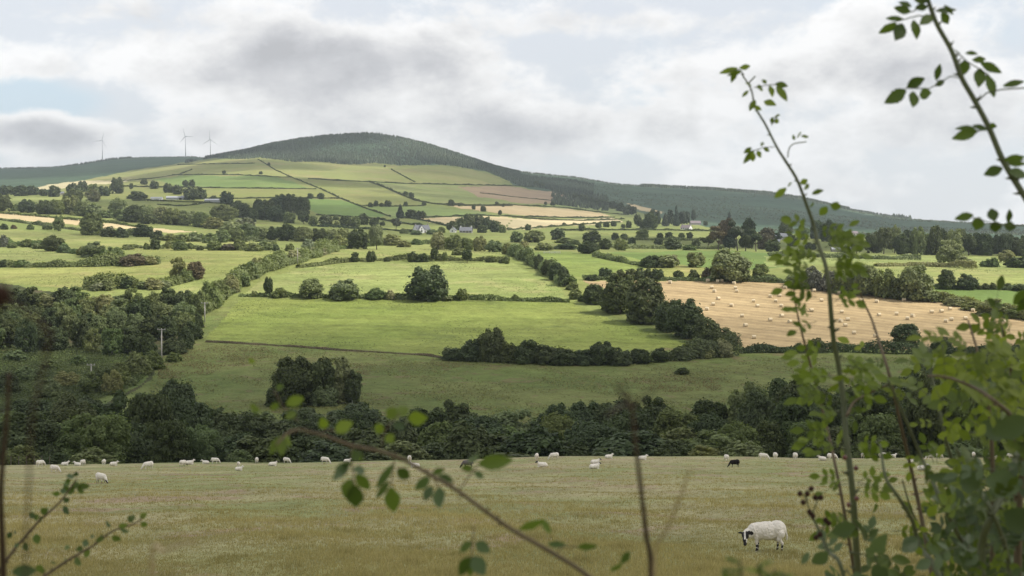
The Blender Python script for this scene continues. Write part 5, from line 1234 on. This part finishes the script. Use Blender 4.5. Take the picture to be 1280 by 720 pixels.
    def done(s, stemm, leafm):
        s.st.build('stem', stemm, s.o, True)
        if s.lf.n:
            me = s.lf.mesh('foliage', leafm, True)
            a = me.attributes.new("tint", 'FLOAT', 'FACE'); a.data.foreach_set("value", np.array(s.tint, dtype=np.float32)); obj('foliage', me, s.o)
        for n, mb, mt in s.extra: mb.build(n, mt, s.o, True)
        return s.o
def root(px, py, D):
    p = W(px, py, D); return Vector((p.x, p.y, float(ground(p.x, p.y))))

def build_foreground():
    # A: thick rose shoot across the upper right corner
    D = 1.55; rt = root(1340, 360, D+.1)
    A = Plant('rose_shoot', 'thick thorny rose shoot with dark leaves crossing the upper right corner', 'plant', rt)
    pts = [W(1150, -60, D-.05), W(1152, -25, D-.03), W(1160, 0, D), W(1171, 30, D), W(1189, 62.5, D), W(1202, 97, D), W(1218, 125, D), W(1236, 159, D), W(1252, 197, D), W(1268, 225, D), W(1290, 262, D), W(1318, 330, D), W(1345, 470, D), W(1365, 720, D+.05), rt+Vector((0, 0, -.03))]
    A.stem(pts, .0021, .0042, 0, 26)
    c1 = lambda x, y: (880+x/3.2, y/3.2)
    c2 = lambda x, y: (880+x/3.2, 200+y/3.2)
    def rach(P, pp, r=.0007): P.st.tube([W(*q, D)-P.root for q in pp], r, 5)
    rach(A, [c1(915, 70), c1(860, 62), c1(820, 72), c1(770, 86)]); rach(A, [c1(895, 20), c1(850, 38), c1(830, 48)]); rach(A, [c1(1005, 200), c1(1050, 245), c1(1100, 275), c1(1140, 300)])
    rach(A, [c1(1030, 312), c1(985, 305), c1(950, 326), c1(900, 355), c1(805, 352)]); rach(A, [c1(1140, 510), c1(1090, 528), c1(1050, 528)]); rach(A, [c1(1195, 655), c1(1235, 650), c1(1280, 640)])
    rach(A, [c2(1300, 262), c2(1200, 262), c2(1150, 252), c2(1075, 230)]); rach(A, [c1(1095, 405), c1(1130, 372), c1(1190, 358), c1(1285, 352)], .0009)
    for b, t, w in [((768, 88), (698, 137), 46), ((795, 95), (765, 162), 58), ((838, 80), (853, 155), 44), ((797, 76), (726, 74), 24), ((828, 48), (758, 30), 36), ((830, 28), (778, 6), 30), ((895, 28), (842, 32), 32), ((925, 45), (1010, 40), 28), ((950, 50), (978, 97), 40), ((915, 62), (863, 98), 42), ((885, 12), (838, -2), 28),
                    ((1045, 240), (1038, 300), 47), ((1045, 212), (1096, 214), 24), ((1072, 240), (1132, 236), 28), ((1105, 250), (1192, 292), 38), ((1105, 272), (1098, 350), 50), ((1130, 298), (1160, 392), 52), ((1195, 345), (1285, 322), 30),
                    ((808, 360), (724, 412), 56), ((812, 348), (884, 312), 46), ((838, 366), (834, 430), 52), ((862, 380), (912, 372), 52), ((928, 322), (946, 254), 30), ((962, 322), (922, 345), 26),
                    ((1095, 522), (988, 556), 46), ((1085, 512), (1005, 512), 24), ((1132, 520), (1075, 500), 26), ((1140, 500), (1172, 506), 26),
                    ((1195, 672), (1118, 700), 46), ((1200, 640), (1285, 628), 36), ((1212, 655), (1290, 655), 24), ((1220, 690), (1290, 702), 52), ((960, 20), (1000, 60), 20), ((870, 5), (905, -25), 40), ((860, -10), (820, -40), 40)]:
        A.px_leaflet(*c1(*b), *c1(*t), w/3.2, D)
    for b, t, w in [((1078, 220), (1002, 236), 36), ((1100, 228), (1088, 282), 56), ((1162, 246), (1148, 190), 46), ((1165, 245), (1166, 290), 52), ((1216, 252), (1222, 196), 34), ((1200, 262), (1248, 270), 40), ((1300, 520), (1236, 580), 52), ((1310, 545), (1250, 610), 40)]:
        A.px_leaflet(*c2(*b), *c2(*t), w/3.2, D)
    A.done(STEMG, ROSE)

    # B: tall upright shoot
    D = 1.75; rt = root(1078, 720, D+.15)
    B = Plant('wild_rose_shoot', 'tall slender rose shoot with small light green leaves rising against the sky', 'plant', rt)
    pp = [(927, 92), (939, 112), (944, 134), (957, 156), (971, 184), (983, 203), (996, 224), (1006, 250), (1017, 281), (1022, 303), (1031, 328), (1036, 356), (1039, 394), (1042, 425), (1049, 462), (1054, 500), (1057, 540), (1063, 590), (1067, 630), (1070, 680), (1073, 730)]
    Q = [W(*p, D+.02*math.sin(i)) for i, p in enumerate(pp)]
    B.stem(Q + [rt+Vector((0, 0, -.03))], .0009, .0046, 0, 30)
    def tw(P, pp, r, DD): P.st.tube([q-P.root for q in spline([W(*q, DD) for q in pp], 3)], r, 5)
    tw(B, [c1(335, 630), c1(340, 595), c1(360, 575), c1(410, 567)], .0008, D); tw(B, [c1(160, 300), c1(140, 278), c1(100, 285)], .0006, D); tw(B, [c1(200, 350), c1(260, 340), c1(310, 338)], .0006, D); tw(B, [c1(280, 588), c1(240, 590), c1(190, 605)], .0006, D); tw(B, [c1(205, 305), c1(185, 325), c1(178, 335)], .001, D); tw(B, [c1(270, 500), c1(285, 480), c1(292, 462)], .0008, D)
    for b, t, w in [((135, 272), (62, 292), 24), ((130, 278), (108, 332), 24), ((140, 272), (188, 264), 24), ((150, 285), (95, 302), 20), ((262, 342), (276, 387), 30), ((290, 345), (333, 405), 36), ((285, 335), (337, 346), 28), ((250, 335), (232, 318), 18), ((212, 345), (236, 362), 26), ((240, 405), (288, 420), 30), ((205, 400), (182, 442), 26), ((178, 362), (152, 388), 16), ((280, 470), (305, 462), 22), ((285, 478), (300, 492), 22), ((275, 468), (268, 495), 18),
                    ((200, 600), (157, 655), 27), ((196, 606), (195, 648), 24), ((214, 602), (226, 632), 22), ((238, 590), (262, 606), 18), ((228, 585), (238, 566), 14), ((362, 560), (356, 540), 14), ((372, 552), (392, 528), 16), ((388, 545), (418, 548), 16), ((190, 590), (158, 612), 22), ((195, 420), (230, 440), 20), ((225, 355), (215, 340), 18), ((165, 330), (190, 345), 14)]:
        B.px_leaflet(*c1(*b), *c1(*t), w/3.2, D)
    for b, t, w in [((330, 112), (280, 152), 30), ((335, 105), (352, 92), 18), ((385, 95), (415, 78), 26), ((432, 135), (476, 120), 24), ((505, 178), (548, 190), 36), ((492, 186), (462, 222), 34), ((436, 170), (425, 190), 16), ((420, 95), (400, 120), 18)]:
        B.px_leaflet(*c2(*b), *c2(*t), w/3.2, D)
    # crowded leaf whorls lower on the shoot
    for px, py, n, L in [(1026, 285, 3, 26), (1040, 300, 5, 34), (1010, 292, 4, 30), (1055, 300, 4, 32), (1025, 318, 4, 30), (995, 322, 4, 30), (1000, 342, 4, 32), (1060, 322, 4, 30), (1035, 340, 5, 34), (1012, 362, 4, 28), (1000, 396, 4, 30), (1052, 372, 4, 28), (1020, 440, 4, 34), (1050, 455, 5, 38), (1035, 470, 5, 38), (1018, 490, 5, 38), (1060, 480, 5, 36), (1046, 510, 4, 34), (1020, 540, 4, 34), (1035, 560, 4, 32), (1075, 560, 4, 32), (1050, 600, 3, 30), (1080, 610, 4, 30), (1052, 648, 3, 30)]:
        sx = np.interp(py, [p[1] for p in pp], [p[0] for p in pp])
        for k in range(n):
            a = RG.uniform(-.5, .7) if px > sx else math.pi+RG.uniform(-.7, .5)
            b0 = W(px*.55+sx*.45+RG.uniform(-5, 5), py+RG.uniform(-10, 10), D+RG.uniform(-.05, .05))
            B.compound(b0, (math.cos(a), RG.uniform(-.6, .6), math.sin(a)*.6+.1), L*RG.uniform(.8, 1.15)*D/F*.95, RG.choice([5, 5, 3]), 0)
    B.done(STEMG, ROSEL)

    # C: the bramble thicket in the lower right corner
    rt = root(1215, 760, 1.9)
    Cc = Plant('bramble_bush', 'dense bramble and rose bush filling the lower right corner', 'bush', rt)
    stems = [([(992, 360), (996, 388), (1002, 415), (1012, 452), (1030, 520), (1048, 600), (1062, 680), (1075, 760)], 2.0, .0010, .003), ([(1070, 352), (1080, 378), (1090, 400), (1099, 428), (1112, 470), (1128, 540), (1142, 600), (1160, 690), (1170, 770)], 1.9, .0010, .0035),
             ([(1100, 555), (1107, 597), (1122, 620), (1140, 650), (1150, 684), (1168, 708), (1185, 760)], 1.65, .0014, .004), ([(1110, 475), (1130, 520), (1152, 572), (1165, 600), (1177, 627), (1200, 672), (1226, 704), (1240, 770)], 1.7, .0014, .004),
             ([(1160, 470), (1180, 471), (1205, 479), (1228, 490), (1245, 503), (1262, 518), (1285, 560), (1300, 640), (1310, 760)], 1.5, .0012, .0035), ([(1275, 560), (1252, 620), (1237, 650), (1228, 680), (1225, 760)], 1.6, .003, .006),
             ([(1210, 400), (1222, 440), (1235, 500), (1240, 560), (1242, 640), (1240, 760)], 1.8, .0012, .004), ([(1250, 400), (1262, 450), (1268, 520), (1270, 600), (1268, 760)], 1.8, .0012, .004), ([(1160, 430), (1165, 470), (1180, 540), (1200, 620), (1215, 760)], 2.0, .0012, .004),
             ([(1112, 480), (1090, 490), (1068, 502), (1058, 520)], 1.75, .0012, .0016), ([(1010, 640), (1020, 655), (1036, 690), (1050, 705), (1062, 760)], 1.6, .0012, .003), ([(1128, 600), (1140, 640), (1160, 676), (1180, 720), (1190, 770)], 1.9, .001, .003),
             ([(1195, 560), (1215, 600), (1240, 640), (1260, 700), (1262, 770)], 1.6, .0015, .004), ([(1300, 470), (1285, 540), (1275, 620), (1270, 770)], 1.6, .002, .005)]
    paths = []
    for P, D, r0, r1 in stems:
        q = [W(x, y, D+.04*math.sin(x*.1)) for x, y in P]; end = Vector((rt.x+RG.uniform(-.12, .12), rt.y+RG.uniform(-.1, .1), rt.z-.02))
        Qs = Cc.stem((q + [end]) if P[-1][1] >= 700 else q, r0, r1, RG.choice([0, 1]), 14 if r1 > .003 else 6); paths.append((Qs, D, P))
    region = [(1040, 690), (1030, 560), (1060, 470), (1085, 440), (1130, 430), (1200, 415), (1235, 395), (1300, 400), (1300, 740), (1060, 740)]
    def fill(n, lim, dens, Dr, Lr, mats, poly):
        k = 0; tries = 0
        while k < n and tries < n*40:
            tries += 1
            x, y = RG.uniform(lim[0], lim[1]), RG.uniform(lim[2], lim[3])
            if not inpoly(np.array([x]), np.array([y]), poly)[0] or RG.random() > dens(x, y): continue
            D = RG.uniform(*Dr); a = RG.uniform(0, 6.28)
            Cc.compound(W(x, y, D), (math.cos(a), RG.uniform(-.6, .6), math.sin(a)*.7-.05), RG.uniform(*Lr)*D/F, RG.choice([5, 5, 3, 7]), RG.choice(mats)); k += 1
    fill(165, (1000, 1300, 395, 740), lambda x, y: min(1, (.24 if y < 560 else .12)+.003*max(0, x-1120)+.0005*max(0, y-620)), (1.6, 2.3), (23, 42), [0, 0, 1, 1], region)
    fill(190, (1180, 1310, 560, 750), lambda x, y: 1, (1.5, 2.4), (30, 50), [2, 2, 0, 2], [(1165, 750), (1190, 680), (1205, 625), (1235, 570), (1310, 530), (1310, 750)])
    fill(45, (1140, 1310, 400, 560), lambda x, y: 1, (1.5, 1.9), (32, 50), [1, 0, 1], [(1140, 470), (1170, 430), (1240, 400), (1310, 400), (1310, 560), (1240, 540), (1180, 520)])
    fill(22, (1000, 1180, 640, 740), lambda x, y: 1, (1.5, 1.9), (34, 50), [0, 2, 0], [(1030, 745), (1050, 700), (1080, 660), (1170, 660), (1200, 740)])
    # big bramble leaflets close by on the right
    for bx, by, tx, ty, w, D in [(1225, 530, 1262, 545, 30, 1.55), (1240, 540, 1290, 525, 34, 1.5), (1200, 590, 1225, 612, 30, 1.55), (1196, 600, 1160, 595, 14, 1.6), (1232, 598, 1275, 612, 36, 1.5), (1255, 640, 1290, 660, 34, 1.5), (1040, 665, 1070, 658, 22, 1.5), (1035, 690, 1015, 705, 20, 1.5), (1002, 705, 1012, 690, 9, 1.5), (1085, 690, 1110, 668, 24, 1.5), (1128, 690, 1146, 672, 20, 1.6), (1090, 710, 1110, 725, 26, 1.5)]:
        Cc.px_leaflet(bx, by, tx, ty, w, D, 2)
    for px, py in [(1009, 617), (1014, 611), (1019, 622), (1000, 617), (1026, 622), (1004, 628), (1012, 640), (1016, 645), (1032, 650), (1036, 654), (1020, 672), (1025, 668)]:
        Cc.berry(W(px, py, 1.6), .0032, HEADM, 'withered_head')
    for px, py in [(1070, 585), (1071, 623), (1061, 631), (1056, 572), (1063, 668)]:
        Cc.berry(W(px, py, 1.66), .0030, HIPM, 'rose_hip')
    for q in ([(1036, 690), (1026, 665), (1015, 645), (1008, 625), (1009, 612)], [(1015, 645), (1020, 630), (1024, 622)], [(1026, 665), (1032, 652)], [(1010, 625), (1003, 618)], [(1057, 590), (1067, 586)], [(1066, 630), (1061, 631)]):
        tw(Cc, q, .0008, 1.6)
    Cc.done([STEMG, STEMB], [ROSE, ROSEL, BLUEL])

    # D: arching spray across the middle
    rt = root(800, 780, 1.15)
    Dd = Plant('rose_spray', 'arching rose spray with hanging leaves reaching across the grazing field', 'plant', rt)
    D = 1.02
    pp = [(345, 556), (358, 543), (372, 537), (387, 540), (407, 545), (440, 557), (475, 564), (505, 575), (532, 590), (570, 612), (607, 639), (640, 662), (692, 692), (735, 720), (790, 775)]
    Q = [W(x, y, D - .1 + .1*i/14) for i, (x, y) in enumerate(pp)]
    Dd.stem(Q + [rt+Vector((0, 0, -.02))], .0008, .0019, 0, 12)
    z6 = lambda x, y: (320+x/4, 540+y/4); z2 = lambda x, y: (320+x/4, 440+y/4); z7 = lambda x, y: (640+x/4, 540+y/4)
    for f, L in ((z6, [((462, 150), (385, 242), 56), ((480, 152), (398, 178), 36), ((485, 190), (556, 192), 48), ((500, 212), (570, 288), 62), ((478, 235), (440, 332), 72), ((492, 262), (500, 378), 92), ((525, 100), (478, 142), 56), ((685, 160), (600, 282), 44), ((668, 245), (598, 335), 38), ((675, 275), (690, 402), 84), ((705, 185), (768, 232), 62), ((865, 222), (796, 292), 62), ((880, 270), (842, 345), 54), ((915, 278), (920, 382), 74), ((880, 208), (945, 185), 36), ((915, 218), (988, 248), 42), ((1110, 160), (1285, 140), 78), ((1085, 185), (1025, 178), 40), ((1090, 200), (1138, 230), 36), ((1080, 548), (1018, 602), 46), ((1098, 552), (1172, 602), 62), ((1068, 622), (1018, 716), 62), ((1085, 622), (1145, 718), 84), ((1075, 640), (1070, 720), 40)]),
                 (z2, [((150, 262), (242, 228), 58), ((120, 262), (65, 285), 40), ((200, 300), (148, 332), 46), ((100, 185), (142, 168), 36), ((395, 400), (484, 348), 72), ((345, 382), (328, 328), 52), ((128, 420), (68, 515), 54), ((132, 428), (128, 518), 54), ((150, 405), (168, 472), 36), ((655, 332), (702, 278), 62), ((762, 335), (862, 325), 74), ((705, 322), (762, 268), 58), ((640, 395), (592, 368), 56), ((655, 412), (686, 455), 54), ((690, 360), (745, 385), 50), ((480, 495), (530, 545), 54), ((-30, 30), (-10, 62), 30), ((20, 290), (-40, 270), 50)]),
                 (z7, [((35, 488), (170, 432), 46), ((140, 440), (200, 508), 46), ((178, 562), (272, 560), 36), ((325, 575), (428, 572), 38), ((588, 598), (540, 660), 46), ((548, 655), (488, 698), 40), ((-220, 150), (-170, 120), 40)])):
        for b, t, w in L: Dd.px_leaflet(*f(*b), *f(*t), w/4, D, 1 if f is z2 and RG.random() < .8 else RG.choice([0, 0, 2]))
    for q in ([z6(480, 75), z6(476, 130), z6(485, 200), z6(492, 265)], [z6(690, 118), z6(690, 170), z6(678, 240), z6(680, 280)], [z6(880, 215), z6(895, 245), z6(915, 280)], [z6(1010, 300), z6(1060, 230), z6(1110, 165)], [z6(1090, 470), z6(1085, 540), z6(1075, 640)], [z2(630, 475), z2(632, 430), z2(660, 370), z2(720, 310)], [z2(330, 385), z2(360, 390), z2(400, 395)], [z2(210, 385), z2(165, 395), z2(130, 425)], [z2(215, 350), z2(180, 315), z2(130, 265), z2(90, 190)], [z7(-30, 480), z7(20, 490), z7(40, 488)], [z7(230, 600), z7(250, 575), z7(330, 575)]):
        tw(Dd, q, .0005, D)
    Dd.done(STEMB, [ROSE, ROSEL, BLUEL])

    # E: dead stalk and dry grass stem standing in the middle
    rt = root(818, 760, .95)
    E = Plant('dead_stalk', 'bare dark brown stalk standing upright with a forked withered top', 'stalk', rt)
    E.stem([W(770, 482, .55), W(790, 512, .60), W(795, 560, .68), W(801, 610, .76), W(808, 670, .84), W(814, 725, .9), rt+Vector((0, 0, -.02))], .0005, .0020, 0)
    E.stem([W(790, 512, .60), W(780, 506, .56), W(758, 520, .52)], .0006, .0003); E.stem([W(790, 512, .60), W(803, 497, .54), W(822, 484, .48)], .0006, .0003); E.stem([W(790, 514, .60), W(789, 500, .52), W(778, 480, .48)], .0006, .0003)
    E.done(STEMD, ROSE)
    rt = root(800, 770, .8)
    G = Plant('grass_stalk', 'thin dry grass stem leaning beside the bare brown stalk', 'grass stem', rt)
    G.stem([W(863, 585, .62), W(850, 622, .66), W(834, 662, .7), (W(818, 705, .74)), rt+Vector((0, 0, -.02))], .0005, .0009); G.done(STRAWS, ROSE)
    rt = root(186, 790, .8)
    G = Plant('grass_stalk', 'bent pale dry grass blade low beside the small twigs', 'grass stem', rt)
    G.stem([W(246, 676, .55), W(225, 680, .56), W(205, 690, .58), W(190, 702, .62), rt+Vector((0, 0, -.02))], .0005, .0012); G.done(STRAWS, ROSE)

    # F: twigs at the left edge
    rt = root(-60, 780, 1.7)
    H = Plant('leafy_twig', 'slanting leafy twig with small dark leaves at the left edge, the upper one', 'twig', rt)
    z5 = lambda x, y: (x/4, 540+y/4)
    q = [z5(385, 232), z5(345, 290), z5(300, 350), z5(240, 405), z5(190, 450), z5(130, 520), z5(80, 575), z5(30, 645), z5(-40, 740), z5(-140, 860)]
    Qs = [W(*a, 1.65) for a in q]; H.stem(Qs + [rt+Vector((0, 0, -.02))], .0008, .0024, 0, 18)
    for b, t, w in [((370, 225), (330, 222), 28), ((375, 222), (382, 200), 26), ((350, 265), (312, 258), 34), ((355, 275), (395, 262), 40), ((340, 285), (372, 300), 40), ((390, 270), (452, 268), 30), ((385, 278), (425, 305), 28), ((300, 310), (262, 308), 22), ((320, 330), (345, 350), 28), ((318, 370), (342, 412), 30), ((345, 255), (335, 232), 24), ((180, 425), (148, 408), 28), ((205, 405), (238, 385), 34), ((212, 425), (198, 448), 26), ((195, 415), (170, 440), 28), ((60, 500), (38, 530), 24), ((70, 505), (85, 498), 18), ((178, 510), (192, 560), 38), ((120, 555), (138, 595), 28), ((95, 560), (70, 575), 20), ((330, 300), (300, 290), 28), ((405, 262), (440, 280), 30), ((345, 300), (320, 270), 36)]:
        H.px_leaflet(*z5(*b), *z5(*t), w/4*1.15, 1.65, RG.choice([0, 0, 2]))
    H.done(STEMB, [ROSE, ROSEL, BLUEL])
    rt = root(20, 800, 1.65)
    H = Plant('leafy_twig', 'slanting leafy twig with small dark leaves near the left edge, the lower one', 'twig', rt)
    q = [z5(720, 415), z5(690, 448), z5(640, 470), z5(570, 492), z5(520, 525), z5(470, 565), z5(410, 600), z5(350, 635), z5(290, 675), z5(230, 716), z5(160, 770), z5(100, 850)]
    Qs = [W(*a, 1.6) for a in q]; H.stem(Qs + [rt+Vector((0, 0, -.02))], .0006, .0022, 0, 16)
    for b, t, w in [((700, 430), (735, 405), 26), ((665, 450), (640, 420), 28), ((670, 440), (660, 412), 20), ((705, 450), (735, 472), 28), ((590, 470), (640, 465), 24), ((600, 485), (640, 500), 24), ((555, 470), (522, 450), 28), ((560, 520), (605, 545), 32), ((510, 515), (505, 545), 26), ((470, 525), (450, 520), 18), ((445, 560), (412, 550), 34), ((420, 595), (448, 620), 38), ((415, 580), (380, 588), 26), ((350, 580), (320, 574), 24), ((375, 630), (402, 665), 32), ((330, 640), (320, 625), 20), ((280, 660), (258, 650), 22), ((215, 690), (180, 672), 32), ((200, 700), (225, 690), 22), ((480, 545), (520, 530), 24)]:
        H.px_leaflet(*z5(*b), *z5(*t), w/4*1.15, 1.6, RG.choice([0, 0, 2]))
    H.px_leaflet(*z5(60, 700), *z5(185, 690), 18, 1.1, 2)
    H.done(STEMB, [ROSE, ROSEL, BLUEL])
    rt = root(-4, 800, .95)
    S = Plant('dead_stalk', 'dark bare stalk standing at the very left edge', 'stalk', rt)
    S.stem([W(11, 468, .72), W(9, 520, .76), W(4, 570, .8), W(1, 620, .86), W(3, 680, .9), W(4, 730, .93), rt+Vector((0, 0, -.02))], .0009, .0026, 0); S.done(STEMD, ROSE)
    rt = root(30, 800, .6)
    S = Plant('dock_stalk', 'reddish dock stalk with withered top, far out of focus at left', 'stalk', rt)
    S.stem([W(-14, 352, .36), W(4, 372, .37), W(60, 412, .38), W(58, 440, .39), W(50, 478, .40), W(40, 520, .42), W(36, 600, .46), W(32, 730, .5), rt+Vector((0, 0, -.02))], .0006, .0004, 0)
    for px, py, r in [(2, 366, .0024), (-2, 374, .0026), (8, 370, .0016), (-6, 380, .0022)]: S.berry(W(px, py, .37), r, HEADM, 'seed_head')
    S.done(STEMD, ROSE)
    # nettle tops low in front, blurred
    rt = root(930, 800, .8)
    N_ = Plant('nettle', 'blurred green nettle top peeping up below the nearest sheep', 'plant', rt)
    for x, y in ((905, 712), (925, 702), (948, 705), (968, 712), (980, 718)):
        N_.stem([W(x, y, .72), W(x+2, y+40, .74), rt+Vector((RG.uniform(-.03, .03), 0, -.02))], .0006, .0014)
        for k in range(5):
            a = RG.uniform(0, 6.28); b = W(x, y+RG.uniform(0, 14), .72); N_.leaflet(b, b+Vector((math.cos(a)*.0085, math.sin(a)*.006, RG.uniform(-.003, .003))), .0042, 0, (0, -.3, 1))
    N_.done(STEMG, ROSEL)

build_world(); build_camera(); build_air(); build_clouds()
build_hedges(); build_trees(); flush_plants()
build_buildings(); build_poles(); build_gate(); build_turbines(); build_bales(); build_sheep()
build_far_woods(); build_grass(); build_foreground()
